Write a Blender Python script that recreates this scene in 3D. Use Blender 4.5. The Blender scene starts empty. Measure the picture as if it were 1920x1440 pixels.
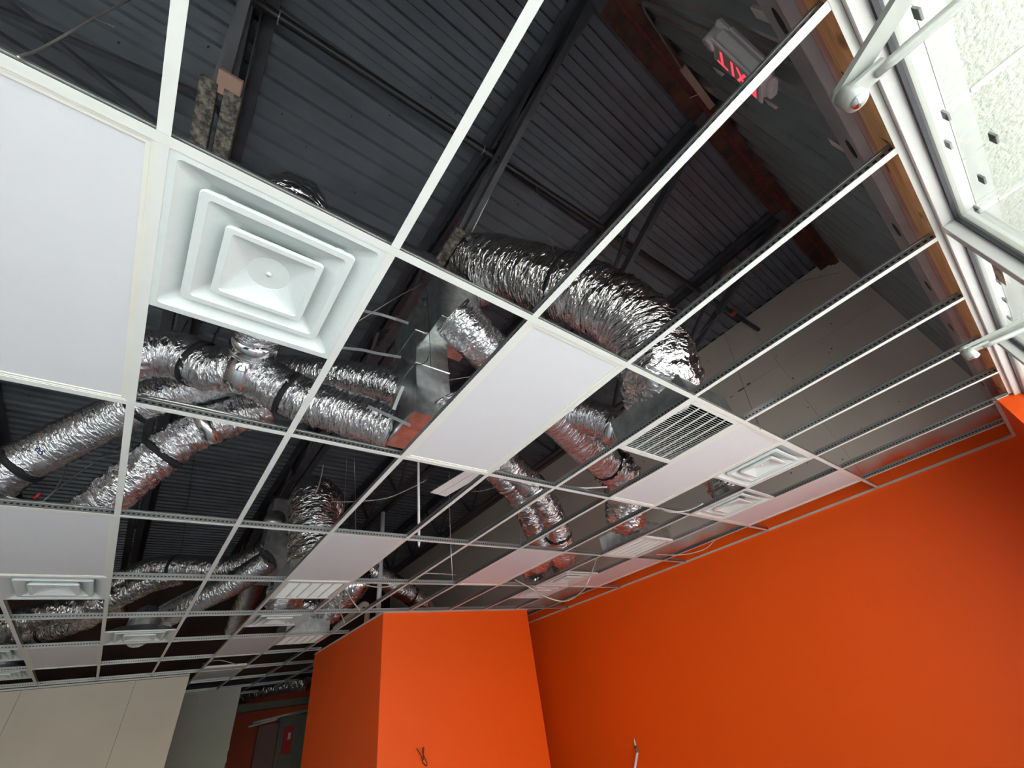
import bpy, math, random
import numpy as np
from mathutils import Vector, Matrix

SC = bpy.context.scene
COL = SC.collection
rnd = random.Random(7)

# ---------------------------------------------------------------- camera, sky, sun, exposure
CAM_LOC = (0.3112, -0.7466, 1.5118)
cam_d = bpy.data.cameras.new('camera')
cam_d.sensor_width = 36.0
cam_d.lens = 762.389 / 1920 * 36.0
cam_d.clip_start = 0.02
cam = bpy.data.objects.new('camera', cam_d)
COL.objects.link(cam)
_r = Vector((0.78912367, -0.59560503, -0.15012823))
_u = Vector((-0.28477032, -0.57131661, 0.76974229))
_b = Vector((-0.54423313, -0.5646698, -0.62045009))
cam.matrix_world = Matrix(((_r.x, _u.x, _b.x, CAM_LOC[0]), (_r.y, _u.y, _b.y, CAM_LOC[1]),
                           (_r.z, _u.z, _b.z, CAM_LOC[2]), (0, 0, 0, 1)))
SC.camera = cam

world = bpy.data.worlds.new('sky')
SC.world = world
world.use_nodes = True
wt = world.node_tree
wt.nodes.clear()
wo = wt.nodes.new('ShaderNodeOutputWorld')
wb = wt.nodes.new('ShaderNodeBackground')
ws = wt.nodes.new('ShaderNodeTexSky')
ws.sky_type = 'NISHITA'
ws.sun_disc = False
ws.sun_elevation = math.radians(60)
ws.sun_rotation = math.radians(200)
ws.air_density = 1.0
ws.dust_density = 2.0
wb.inputs['Strength'].default_value = 0.85
wt.links.new(ws.outputs[0], wb.inputs['Color'])
wt.links.new(wb.outputs[0], wo.inputs['Surface'])

sun_d = bpy.data.lights.new('sun', 'SUN')
sun_d.energy = 10.0
sun_d.angle = math.radians(1.0)
sun_d.color = (1.0, 0.95, 0.88)
sun = bpy.data.objects.new('sun', sun_d)
COL.objects.link(sun)
sun.rotation_euler = (math.radians(30), 0, math.radians(-12))     # high sun on the street side

por_d = bpy.data.lights.new('storefront_portal', 'AREA')
por_d.shape = 'RECTANGLE'
por_d.size, por_d.size_y = 9.8, 2.7
por_d.cycles.is_portal = True
por = bpy.data.objects.new('storefront_portal', por_d)
COL.objects.link(por)
por.location = (-0.1, -1.31, 1.37)
por.rotation_euler = (math.radians(90), 0, 0)                     # opens towards the room

vs = SC.view_settings
vs.view_transform = 'Standard'
vs.look = 'None'
vs.gamma = 1.0
vs.use_curve_mapping = False
vs.exposure = 0.80
SC.cycles.max_bounces = 10
SC.cycles.diffuse_bounces = 6
SC.cycles.glossy_bounces = 5
SC.cycles.transparent_max_bounces = 10
SC.cycles.caustics_reflective = True
SC.cycles.sample_clamp_indirect = 6.0

# ---------------------------------------------------------------- helpers
def link(o, parent=None):
    COL.objects.link(o)
    if parent is not None:
        o.parent = parent
    return o

def tag(o, label=None, cat=None, group=None, kind=None):
    if label: o['label'] = label
    if cat: o['category'] = cat
    if group: o['group'] = group
    if kind: o['kind'] = kind
    return o

def empty(name, loc=(0, 0, 0), parent=None, rz=0.0):
    o = bpy.data.objects.new(name, None)
    o.location = loc
    o.rotation_euler = (0, 0, rz)
    o.empty_display_size = 0.05
    return link(o, parent)

def mesh_obj(name, verts, faces, mat, parent=None, smooth=False, mats=None, fm=None, uv=None):
    me = bpy.data.meshes.new(name)
    me.from_pydata([tuple(map(float, v)) for v in verts], [], [tuple(map(int, f)) for f in faces])
    for m in (mats or [mat]):
        me.materials.append(m)
    if fm is not None:
        me.polygons.foreach_set('material_index', np.array(fm, dtype=np.int32))
    if smooth:
        me.polygons.foreach_set('use_smooth', np.ones(len(me.polygons), dtype=bool))
    if uv is not None:
        l = me.uv_layers.new(name='duct')
        idx = np.empty(len(me.loops), dtype=np.int32)
        me.loops.foreach_get('vertex_index', idx)
        l.data.foreach_set('uv', np.asarray(uv, dtype=np.float32)[idx].ravel())
    me.update()
    return link(bpy.data.objects.new(name, me), parent)

class MB:
    """collects simple solids into one mesh"""
    def __init__(s):
        s.v, s.f, s.m = [], [], []
    def add(s, verts, faces, mi=0):
        k = len(s.v)
        s.v += [tuple(p) for p in verts]
        s.f += [tuple(k + i for i in f) for f in faces]
        s.m += [mi] * len(faces)
        return s
    def box(s, x0, x1, y0, y1, z0, z1, mi=0, bev=0.0):
        if bev > 0:
            b = min(bev, 0.49 * min(abs(x1 - x0), abs(y1 - y0), abs(z1 - z0)))
            vs_ = []
            for sx in (0, 1):
                for sy in (0, 1):
                    for sz in (0, 1):
                        X, Y, Z = (x0, x1)[sx], (y0, y1)[sy], (z0, z1)[sz]
                        dx, dy, dz = (b, -b)[sx], (b, -b)[sy], (b, -b)[sz]
                        vs_ += [(X, Y + dy, Z + dz), (X + dx, Y, Z + dz), (X + dx, Y + dy, Z)]
            def i(sx, sy, sz, k): return ((sx * 2 + sy) * 2 + sz) * 3 + k
            fs = []
            for a in (0, 1):
                fs.append([i(a, 0, 0, 0), i(a, 0, 1, 0), i(a, 1, 1, 0), i(a, 1, 0, 0)])
                fs.append([i(0, a, 0, 1), i(0, a, 1, 1), i(1, a, 1, 1), i(1, a, 0, 1)])
                fs.append([i(0, 0, a, 2), i(0, 1, a, 2), i(1, 1, a, 2), i(1, 0, a, 2)])
                for c in (0, 1):
                    fs.append([i(a, c, 0, 0), i(a, c, 1, 0), i(a, c, 1, 1), i(a, c, 0, 1)])
                    fs.append([i(a, 0, c, 0), i(a, 1, c, 0), i(a, 1, c, 2), i(a, 0, c, 2)])
                    fs.append([i(0, a, c, 1), i(1, a, c, 1), i(1, a, c, 2), i(0, a, c, 2)])
                    for d in (0, 1):
                        fs.append([i(a, c, d, 0), i(a, c, d, 1), i(a, c, d, 2)])
            return s.add(vs_, fs, mi)
        v = [(x, y, z) for x in (x0, x1) for y in (y0, y1) for z in (z0, z1)]
        return s.add(v, [(0, 1, 3, 2), (4, 6, 7, 5), (0, 4, 5, 1), (2, 3, 7, 6), (0, 2, 6, 4), (1, 5, 7, 3)], mi)
    def bar(s, a, b, w, h, up=(0, 0, 1), mi=0):
        """rectangular bar from a to b, w across, h along up"""
        a, b = Vector(a), Vector(b)
        t = (b - a).normalized()
        u = Vector(up)
        if abs(t.dot(u)) > 0.98: u = Vector((0, 1, 0))
        r = t.cross(u).normalized() * (w / 2)
        q = r.cross(t).normalized() * (h / 2)
        v = [p + sx * r + sz * q for p in (a, b) for sx in (-1, 1) for sz in (-1, 1)]
        return s.add(v, [(0, 1, 3, 2), (4, 6, 7, 5), (0, 4, 5, 1), (2, 3, 7, 6), (0, 2, 6, 4), (1, 5, 7, 3)], mi)
    def cyl(s, a, b, r, n=12, mi=0, r2=None):
        a, b = Vector(a), Vector(b)
        t = (b - a).normalized()
        u = Vector((0, 0, 1)) if abs(t.z) < 0.9 else Vector((1, 0, 0))
        e1 = t.cross(u).normalized(); e2 = t.cross(e1)
        r2 = r if r2 is None else r2
        v = []
        for p, rr in ((a, r), (b, r2)):
            for k in range(n):
                an = 2 * math.pi * k / n
                v.append(p + e1 * rr * math.cos(an) + e2 * rr * math.sin(an))
        f = [(k, (k + 1) % n, n + (k + 1) % n, n + k) for k in range(n)]
        f += [tuple(range(n))[::-1], tuple(range(n, 2 * n))]
        return s.add(v, f, mi)
    def build(s, name, mat, parent=None, smooth=False, mats=None):
        o = mesh_obj(name, s.v, s.f, mat, parent, smooth, mats, s.m if mats else None)
        return o

def spline(pts, step):
    """Catmull-Rom through pts, resampled about every step metres"""
    P = [np.array(p, float) for p in pts]
    P = [2 * P[0] - P[1]] + P + [2 * P[-1] - P[-2]]
    out = []
    for k in range(1, len(P) - 2):
        p0, p1, p2, p3 = P[k - 1:k + 3]
        n = max(4, int(np.linalg.norm(p2 - p1) / 0.01))
        for t in np.arange(n) / n:
            out.append(0.5 * ((2 * p1) + (p2 - p0) * t + (2 * p0 - 5 * p1 + 4 * p2 - p3) * t * t
                              + (3 * p1 - p0 - 3 * p2 + p3) * t ** 3))
    out.append(P[-2])
    out = np.array(out)
    d = np.r_[0, np.cumsum(np.linalg.norm(np.diff(out, axis=0), axis=1))]
    n = max(2, int(d[-1] / step) + 1)
    s_ = np.linspace(0, d[-1], n)
    return np.stack([np.interp(s_, d, out[:, k]) for k in range(3)], 1), s_

def frames(C_):
    T = np.gradient(C_, axis=0)
    T /= np.linalg.norm(T, axis=1)[:, None]
    n0 = np.cross(T[0], (0, 0, 1.0))
    if np.linalg.norm(n0) < 0.2: n0 = np.cross(T[0], (0, 1.0, 0))
    n0 /= np.linalg.norm(n0)
    N = [n0]
    for t in T[1:]:
        v = N[-1] - t * (N[-1] @ t)
        N.append(v / np.linalg.norm(v))
    N = np.array(N)
    return T, N, np.cross(T, N)

def sweep(name, pts, r, mat, parent=None, seg=40, step=0.016, wr=0.0, rib=0.0, seed=0, cap=True, rprof=None):
    C_, s_ = spline(pts, step)
    T, N, B = frames(C_)
    th = np.linspace(0, 2 * np.pi, seg, endpoint=False)
    S, TH = np.meshgrid(s_, th, indexing='ij')
    rr = np.full_like(S, r)
    if rprof is not None:
        rr = rr * np.interp(S / s_[-1], *zip(*rprof))
    if wr > 0:
        g = np.random.default_rng(seed)
        d = np.zeros_like(S)
        for k in range(34):
            ks = g.uniform(10, 120); m = g.integers(-3, 4) if k % 3 else g.integers(-9, 10)
            ph = g.uniform(0, 6.28); a = 1.0 / (0.6 + ks / 45)
            w = 0.5 + 0.5 * np.sin(g.uniform(1, 5) * S + g.integers(-2, 3) * TH + g.uniform(0, 6.28))
            v = np.sin(ks * S + m * TH + ph + 1.4 * np.sin(g.uniform(2, 9) * S + g.integers(1, 4) * TH))
            d += a * w * (1 - 2 * np.abs(v) ** 0.7)
        rr = rr + wr * (d - d.mean()) / 4.0
    if rib > 0:
        rr = rr + rib * np.cos(2 * np.pi * S / 0.045)
    V = C_[:, None, :] + rr[..., None] * (np.cos(TH)[..., None] * N[:, None, :] + np.sin(TH)[..., None] * B[:, None, :])
    n = len(s_)
    i, j = np.meshgrid(np.arange(n - 1), np.arange(seg), indexing='ij')
    a = i * seg + j; b = i * seg + (j + 1) % seg
    F = np.stack([a, b, b + seg, a + seg], -1).reshape(-1, 4).tolist()
    if cap:
        F += [list(range(seg))[::-1], list(range((n - 1) * seg, n * seg))]
    uv = np.stack([S.ravel(), (np.abs(TH - np.pi) * r).ravel()], 1)
    o = mesh_obj(name, V.reshape(-1, 3), F, mat, parent, True, uv=uv)
    return o, (C_, s_, T, N, B)

def ring(name, path, t, w, r, mat, parent, thick=0.006):
    """band around a swept path at fraction t"""
    C_, s_, T, N, B = path
    k = min(len(s_) - 2, max(1, int(t * (len(s_) - 1))))
    c, tt, n_, b_ = C_[k], T[k], N[k], B[k]
    seg = 36
    prof = [(-w / 2, r - 0.01), (-w / 2, r + thick), (w / 2, r + thick), (w / 2, r - 0.01)]
    V = []
    for q in range(seg):
        an = 2 * math.pi * q / seg
        rad = math.cos(an) * n_ + math.sin(an) * b_
        V += [c + tt * p + rad * R_ for p, R_ in prof]
    F = [(q * 4 + a, q * 4 + (a + 1) % 4, ((q + 1) % seg) * 4 + (a + 1) % 4, ((q + 1) % seg) * 4 + a)
         for q in range(seg) for a in range(4)]
    return mesh_obj(name, V, F, mat, parent, True)

def wire(name, pts, r, mat, parent=None, step=0.04, seg=6):
    return sweep(name, pts, r, mat, parent, seg=seg, step=step)[0]

# ---------------------------------------------------------------- materials
def new_mat(name):
    m = bpy.data.materials.new(name)
    m.use_nodes = True
    nt = m.node_tree
    return m, nt, nt.nodes['Principled BSDF']

def N_(nt, kind, **kw):
    n = nt.nodes.new(kind)
    for k, v in kw.items():
        if k in n.inputs.keys() if hasattr(n.inputs, 'keys') else False:
            n.inputs[k].default_value = v
        else:
            setattr(n, k, v)
    return n

def plain(name, col, rough=0.5, metal=0.0, var=0.06, scale=8.0, bump=0.0, bscale=60.0, spec=0.5):
    m, nt, p = new_mat(name)
    p.inputs['Roughness'].default_value = rough
    p.inputs['Metallic'].default_value = metal
    p.inputs['Specular IOR Level'].default_value = spec
    tc = nt.nodes.new('ShaderNodeTexCoord')
    nz = N_(nt, 'ShaderNodeTexNoise'); nz.inputs['Scale'].default_value = scale; nz.inputs['Detail'].default_value = 5
    nt.links.new(tc.outputs['Object'], nz.inputs['Vector'])
    rp = nt.nodes.new('ShaderNodeValToRGB')
    rp.color_ramp.elements[0].position = 0.3; rp.color_ramp.elements[1].position = 0.7
    rp.color_ramp.elements[0].color = (*[c * (1 - var) for c in col], 1)
    rp.color_ramp.elements[1].color = (*[min(1, c * (1 + var)) for c in col], 1)
    nt.links.new(nz.outputs['Fac'], rp.inputs['Fac'])
    nt.links.new(rp.outputs['Color'], p.inputs['Base Color'])
    if bump > 0:
        n2 = N_(nt, 'ShaderNodeTexNoise'); n2.inputs['Scale'].default_value = bscale; n2.inputs['Detail'].default_value = 6
        nt.links.new(tc.outputs['Object'], n2.inputs['Vector'])
        bp = nt.nodes.new('ShaderNodeBump'); bp.inputs['Strength'].default_value = bump
        bp.inputs['Distance'].default_value = 0.01
        nt.links.new(n2.outputs['Fac'], bp.inputs['Height'])
        nt.links.new(bp.outputs['Normal'], p.inputs['Normal'])
    return m

def foil(name, tint=(0.86, 0.86, 0.88), rough=0.2, su=55.0, sv=16.0, strength=0.6, dist=0.012):
    m, nt, p = new_mat(name)
    p.inputs['Metallic'].default_value = 1.0
    p.inputs['Base Color'].default_value = (*tint, 1)
    uv = nt.nodes.new('ShaderNodeUVMap'); uv.uv_map = 'duct'
    mp = nt.nodes.new('ShaderNodeMapping'); mp.inputs['Scale'].default_value = (su, sv, 1)
    nt.links.new(uv.outputs['UV'], mp.inputs['Vector'])
    nz = N_(nt, 'ShaderNodeTexNoise'); nz.inputs['Scale'].default_value = 0.7; nz.inputs['Detail'].default_value = 3
    nt.links.new(mp.outputs['Vector'], nz.inputs['Vector'])
    mx = nt.nodes.new('ShaderNodeVectorMath'); mx.operation = 'MULTIPLY_ADD'
    nt.links.new(nz.outputs['Color'], mx.inputs[0]); mx.inputs[1].default_value = (1.6, 1.6, 0)
    nt.links.new(mp.outputs['Vector'], mx.inputs[2])
    vo = nt.nodes.new('ShaderNodeTexVoronoi'); vo.inputs['Scale'].default_value = 1.0
    nt.links.new(mx.outputs['Vector'], vo.inputs['Vector'])
    n3 = N_(nt, 'ShaderNodeTexNoise'); n3.inputs['Scale'].default_value = 2.2; n3.inputs['Detail'].default_value = 2
    nt.links.new(mx.outputs['Vector'], n3.inputs['Vector'])
    ad = nt.nodes.new('ShaderNodeMath'); ad.operation = 'MULTIPLY_ADD'
    nt.links.new(n3.outputs['Fac'], ad.inputs[0]); ad.inputs[1].default_value = 0.8
    nt.links.new(vo.outputs['Distance'], ad.inputs[2])
    bp = nt.nodes.new('ShaderNodeBump'); bp.inputs['Strength'].default_value = strength
    bp.inputs['Distance'].default_value = dist
    nt.links.new(ad.outputs[0], bp.inputs['Height'])
    nt.links.new(bp.outputs['Normal'], p.inputs['Normal'])
    p.inputs['Roughness'].default_value = rough
    return m

def glass_mat():
    m, nt, p = new_mat('clear_glass')
    nt.nodes.remove(p)
    out = nt.nodes['Material Output']
    tr = nt.nodes.new('ShaderNodeBsdfTransparent'); tr.inputs['Color'].default_value = (0.93, 0.96, 0.94, 1)
    gl = nt.nodes.new('ShaderNodeBsdfGlossy'); gl.inputs['Roughness'].default_value = 0.02
    lw = nt.nodes.new('ShaderNodeLayerWeight'); lw.inputs['Blend'].default_value = 0.5
    pw = nt.nodes.new('ShaderNodeMath'); pw.operation = 'POWER'; pw.inputs[1].default_value = 5.0
    fr = nt.nodes.new('ShaderNodeMath'); fr.operation = 'MULTIPLY_ADD'; fr.inputs[1].default_value = 0.9; fr.inputs[2].default_value = 0.04
    nt.links.new(lw.outputs['Facing'], pw.inputs[0]); nt.links.new(pw.outputs[0], fr.inputs[0])
    mx = nt.nodes.new('ShaderNodeMixShader')
    nt.links.new(fr.outputs[0], mx.inputs[0]); nt.links.new(tr.outputs[0], mx.inputs[1]); nt.links.new(gl.outputs[0], mx.inputs[2])
    nt.links.new(mx.outputs[0], out.inputs['Surface'])
    return m

def wall_paint(name, top_z, soft):
    """orange paint rolled up to about top_z with a ragged edge, bare drywall above"""
    m, nt, p = new_mat(name)
    ge = nt.nodes.new('ShaderNodeNewGeometry')
    sp = nt.nodes.new('ShaderNodeSeparateXYZ'); nt.links.new(ge.outputs['Position'], sp.inputs[0])
    nz = N_(nt, 'ShaderNodeTexNoise'); nz.inputs['Scale'].default_value = 2.5; nz.inputs['Detail'].default_value = 4
    nt.links.new(ge.outputs['Position'], nz.inputs['Vector'])
    a = nt.nodes.new('ShaderNodeMath'); a.operation = 'MULTIPLY_ADD'; a.inputs[1].default_value = 0.28
    nt.links.new(nz.outputs['Fac'], a.inputs[0]); nt.links.new(sp.outputs['Z'], a.inputs[2])
    mr = nt.nodes.new('ShaderNodeMapRange')
    mr.inputs['From Min'].default_value = top_z + 0.14 - soft; mr.inputs['From Max'].default_value = top_z + 0.14 + soft
    nt.links.new(a.outputs[0], mr.inputs['Value'])
    n2 = N_(nt, 'ShaderNodeTexNoise'); n2.inputs['Scale'].default_value = 1.3; n2.inputs['Detail'].default_value = 6
    nt.links.new(ge.outputs['Position'], n2.inputs['Vector'])
    r1 = nt.nodes.new('ShaderNodeValToRGB')
    r1.color_ramp.elements[0].color = (ORANGE[0] * 0.94, ORANGE[1] * 0.94, ORANGE[2], 1)
    r1.color_ramp.elements[1].color = (ORANGE[0], ORANGE[1], ORANGE[2], 1)
    nt.links.new(n2.outputs['Fac'], r1.inputs['Fac'])
    r2 = nt.nodes.new('ShaderNodeValToRGB')
    r2.color_ramp.elements[0].color = (TAUPE[0] * 0.9, TAUPE[1] * 0.9, TAUPE[2] * 0.9, 1)
    r2.color_ramp.elements[1].color = (TAUPE[0] * 1.08, TAUPE[1] * 1.08, TAUPE[2] * 1.08, 1)
    nt.links.new(n2.outputs['Fac'], r2.inputs['Fac'])
    mx = nt.nodes.new('ShaderNodeMixRGB')
    nt.links.new(mr.outputs[0], mx.inputs['Fac'])
    nt.links.new(r1.outputs[0], mx.inputs[1]); nt.links.new(r2.outputs[0], mx.inputs[2])
    nt.links.new(mx.outputs[0], p.inputs['Base Color'])
    p.inputs['Roughness'].default_value = 0.5
    p.inputs['Specular IOR Level'].default_value = 0.3
    n4 = N_(nt, 'ShaderNodeTexNoise'); n4.inputs['Scale'].default_value = 220
    nt.links.new(ge.outputs['Position'], n4.inputs['Vector'])
    bp = nt.nodes.new('ShaderNodeBump'); bp.inputs['Strength'].default_value = 0.12; bp.inputs['Distance'].default_value = 0.003
    nt.links.new(n4.outputs['Fac'], bp.inputs['Height']); nt.links.new(bp.outputs[0], p.inputs['Normal'])
    return m

def slotted(name):
    """galvanised tee web with a row of punched slots along it"""
    m, nt, p = new_mat(name)
    p.inputs['Metallic'].default_value = 0.9; p.inputs['Roughness'].default_value = 0.32
    tc = nt.nodes.new('ShaderNodeTexCoord')
    sp = nt.nodes.new('ShaderNodeSeparateXYZ'); nt.links.new(tc.outputs['Object'], sp.inputs[0])
    s1 = nt.nodes.new('ShaderNodeMath'); s1.operation = 'FRACT'
    d1 = nt.nodes.new('ShaderNodeMath'); d1.operation = 'MULTIPLY'; d1.inputs[1].default_value = 1 / 0.024
    nt.links.new(sp.outputs['Y'], d1.inputs[0]); nt.links.new(d1.outputs[0], s1.inputs[0])
    g1 = nt.nodes.new('ShaderNodeMath'); g1.operation = 'LESS_THAN'; g1.inputs[1].default_value = 0.5
    nt.links.new(s1.outputs[0], g1.inputs[0])
    z1 = nt.nodes.new('ShaderNodeMath'); z1.operation = 'COMPARE'; z1.inputs[1].default_value = 0.021; z1.inputs[2].default_value = 0.004
    nt.links.new(sp.outputs['Z'], z1.inputs[0])
    an = nt.nodes.new('ShaderNodeMath'); an.operation = 'MULTIPLY'
    nt.links.new(g1.outputs[0], an.inputs[0]); nt.links.new(z1.outputs[0], an.inputs[1])
    mx = nt.nodes.new('ShaderNodeMixRGB'); mx.inputs[1].default_value = (0.42, 0.43, 0.42, 1); mx.inputs[2].default_value = (0.03, 0.03, 0.03, 1)
    nt.links.new(an.outputs[0], mx.inputs['Fac']); nt.links.new(mx.outputs[0], p.inputs['Base Color'])
    return m

def wood_mat():
    m, nt, p = new_mat('pine_wood')
    tc = nt.nodes.new('ShaderNodeTexCoord')
    mp = nt.nodes.new('ShaderNodeMapping'); mp.inputs['Scale'].default_value = (1.2, 14, 14)
    nt.links.new(tc.outputs['Object'], mp.inputs['Vector'])
    nz = N_(nt, 'ShaderNodeTexNoise'); nz.inputs['Scale'].default_value = 2.0; nz.inputs['Detail'].default_value = 8; nz.inputs['Distortion'].default_value = 1.5
    nt.links.new(mp.outputs[0], nz.inputs['Vector'])
    rp = nt.nodes.new('ShaderNodeValToRGB')
    rp.color_ramp.elements[0].position = 0.25; rp.color_ramp.elements[0].color = (0.62, 0.29, 0.09, 1)
    rp.color_ramp.elements[1].position = 0.75; rp.color_ramp.elements[1].color = (0.95, 0.60, 0.29, 1)
    nt.links.new(nz.outputs['Fac'], rp.inputs['Fac'])
    # knots
    vo = nt.nodes.new('ShaderNodeTexVoronoi'); vo.inputs['Scale'].default_value = 1.0
    m2 = nt.nodes.new('ShaderNodeMapping'); m2.inputs['Scale'].default_value = (3.2, 9, 9)
    nt.links.new(tc.outputs['Object'], m2.inputs['Vector']); nt.links.new(m2.outputs[0], vo.inputs['Vector'])
    kr = nt.nodes.new('ShaderNodeValToRGB')
    kr.color_ramp.elements[0].position = 0.10; kr.color_ramp.elements[0].color = (0.12, 0.05, 0.02, 1)
    kr.color_ramp.elements[1].position = 0.17; kr.color_ramp.elements[1].color = (1, 1, 1, 1)
    nt.links.new(vo.outputs['Distance'], kr.inputs['Fac'])
    mx = nt.nodes.new('ShaderNodeMixRGB'); mx.blend_type = 'MULTIPLY'; mx.inputs['Fac'].default_value = 1
    nt.links.new(rp.outputs[0], mx.inputs[1]); nt.links.new(kr.outputs[0], mx.inputs[2])
    nt.links.new(mx.outputs[0], p.inputs['Base Color'])
    p.inputs['Roughness'].default_value = 0.6
    return m

def speckled(name, c0, c1, scale, lo=0.5, hi=0.62, rough=0.8):
    m, nt, p = new_mat(name)
    tc = nt.nodes.new('ShaderNodeTexCoord')
    nz = N_(nt, 'ShaderNodeTexNoise'); nz.inputs['Scale'].default_value = scale; nz.inputs['Detail'].default_value = 6; nz.inputs['Roughness'].default_value = 0.7
    nt.links.new(tc.outputs['Object'], nz.inputs['Vector'])
    rp = nt.nodes.new('ShaderNodeValToRGB')
    rp.color_ramp.elements[0].position = lo; rp.color_ramp.elements[0].color = (*c0, 1)
    rp.color_ramp.elements[1].position = hi; rp.color_ramp.elements[1].color = (*c1, 1)
    nt.links.new(nz.outputs['Fac'], rp.inputs['Fac']); nt.links.new(rp.outputs[0], p.inputs['Base Color'])
    p.inputs['Roughness'].default_value = rough
    return m

def emissive(name, col, strength):
    m, nt, p = new_mat(name)
    p.inputs['Base Color'].default_value = (*col, 1)
    p.inputs['Emission Color'].default_value = (*col, 1)
    p.inputs['Emission Strength'].default_value = strength
    return m

ORANGE = (0.92, 0.098, 0.003)
TAUPE = (0.74, 0.67, 0.585)
M = {}
M['grid'] = plain('white_grid_enamel', (0.69, 0.70, 0.66), 0.35, 0, 0.02)
M['web'] = slotted('galvanised_slotted_web')
M['led_face'] = plain('frosted_acrylic', (0.66, 0.66, 0.68), 0.45, 0, 0.01)
M['led_frame'] = plain('cream_frame', (0.72, 0.705, 0.63), 0.4, 0, 0.02)
M['diff'] = plain('white_powder_coat', (0.63, 0.675, 0.66), 0.4, 0, 0.02, 30, 0.05, 300)
M['deck'] = plain('black_deck_paint', (0.115, 0.13, 0.15), 0.42, 0, 0.25, 1.5)
M['steel'] = plain('black_painted_steel', (0.055, 0.057, 0.068), 0.45, 0, 0.25, 6)
M['pipe'] = plain('black_iron_pipe', (0.018, 0.018, 0.019), 0.35, 0, 0.2, 9)
M['rust'] = speckled('rusty_primer', (0.035, 0.018, 0.013), (0.16, 0.052, 0.024), 5.0, 0.4, 0.7, 0.7)
M['redprimer'] = speckled('red_primer', (0.05, 0.012, 0.010), (0.19, 0.022, 0.016), 22.0, 0.4, 0.6, 0.6)
M['rib'] = plain('grey_metal_siding', (0.46, 0.48, 0.47), 0.27, 0.5, 0.12, 2.0)
M['track'] = plain('dull_galvanised_track', (0.36, 0.36, 0.36), 0.5, 0.35, 0.15, 5)
M['labelpatch'] = plain('pale_sticker', (0.55, 0.52, 0.48), 0.7, 0, 0.1)
M['wood'] = wood_mat()
M['foil'] = foil('crinkled_foil', (0.70, 0.69, 0.70), 0.10, strength=0.75, dist=0.016)
M['foil_big'] = foil('crumpled_foil', (0.66, 0.64, 0.63), 0.10, 40, 11, 0.85, 0.024)
M['foil_fine'] = foil('fine_foil', (0.70, 0.70, 0.72), 0.11, 70, 26, 0.6, 0.012)
M['galv'] = plain('galvanised_sheet', (0.55, 0.57, 0.56), 0.3, 0.95, 0.25, 14)
M['bright'] = plain('bright_steel_collar', (0.80, 0.82, 0.83), 0.14, 1.0, 0.05, 14)
M['strap'] = plain('black_webbing', (0.012, 0.012, 0.013), 0.75)
M['sleeve'] = speckled('mottled_insulation', (0.05, 0.045, 0.04), (0.33, 0.30, 0.25), 26, 0.42, 0.66, 0.6)
M['orange'] = wall_paint('orange_wall_paint', 3.0, 0.10)
M['orange_full'] = wall_paint('orange_wall_paint_full', 9.0, 0.1)
M['dry'] = plain('bare_drywall', TAUPE, 0.75, 0, 0.06, 1.2)
M['dry_pale'] = plain('pale_drywall', (0.58, 0.52, 0.44), 0.75, 0, 0.05, 1.2)
M['dry_green'] = plain('grey_green_drywall', (0.36, 0.36, 0.31), 0.75, 0, 0.05, 1.2)
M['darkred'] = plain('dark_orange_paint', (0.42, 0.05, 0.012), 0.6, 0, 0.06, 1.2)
M['backdark'] = plain('dark_upper_wall', (0.09, 0.05, 0.04), 0.8, 0, 0.3, 1.2)
M['floor'] = plain('pale_concrete', (0.60, 0.58, 0.55), 0.55, 0, 0.08, 1.5)
M['pave'] = plain('street_concrete', (0.55, 0.54, 0.51), 0.8, 0, 0.08, 1.0)
M['frame'] = plain('white_storefront_aluminium', (0.62, 0.62, 0.60), 0.35, 0, 0.02)
M['gasket'] = plain('black_gasket', (0.02, 0.021, 0.024), 0.5, 0, 0.1)
M['lip'] = plain('grey_green_outer_frame', (0.40, 0.41, 0.35), 0.45, 0, 0.05)
M['stucco'] = plain('white_stucco', (0.52, 0.53, 0.465), 0.85, 0, 0.10, 60, 1.0, 70)
M['smooth'] = plain('smooth_white_soffit', (0.54, 0.55, 0.51), 0.6, 0, 0.02)
M['pad'] = plain('grey_pad', (0.20, 0.22, 0.20), 0.6, 0, 0.2, 40)
M['sticker'] = plain('paper_sticker', (0.62, 0.50, 0.42), 0.7, 0, 0.04)
M['ink'] = plain('dark_ink', (0.16, 0.10, 0.08), 0.7)
M['blueink'] = plain('blue_stamp_ink', (0.03, 0.03, 0.12), 0.6)
M['closer'] = plain('painted_closer_arm', (0.44, 0.45, 0.415), 0.35, 0.3, 0.05, 20)
M['glass'] = glass_mat()
M['plastic'] = plain('grey_white_plastic', (0.66, 0.63, 0.62), 0.4, 0, 0.04, 20)
M['plastic_dk'] = plain('grey_plastic_panel', (0.36, 0.32, 0.29), 0.5, 0, 0.04, 20)
M['exitred'] = emissive('exit_letters_red', (0.85, 0.04, 0.06), 1.2)
M['ledred'] = emissive('indicator_led', (1.0, 0.12, 0.14), 6.0)
M['wire'] = plain('galvanised_wire', (0.45, 0.43, 0.40), 0.35, 0.8, 0.1)
M['cable'] = plain('pale_cable', (0.50, 0.46, 0.40), 0.5, 0.2, 0.1)
M['armour'] = plain('armoured_cable', (0.48, 0.46, 0.42), 0.35, 0.8, 0.35, 120)
M['pvc'] = plain('pale_pvc', (0.62, 0.47, 0.38), 0.4, 0, 0.05)
M['white'] = plain('white_plastic', (0.78, 0.77, 0.76), 0.4, 0, 0.03)
M['redtag'] = plain('red_panel', (0.45, 0.02, 0.02), 0.5, 0, 0.05)
M['greypanel'] = plain('grey_cabinet', (0.16, 0.155, 0.14), 0.5, 0.2, 0.1)
M['clay'] = plain('pinkish_wood_offcut', (0.42, 0.27, 0.22), 0.7, 0, 0.1)
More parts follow.
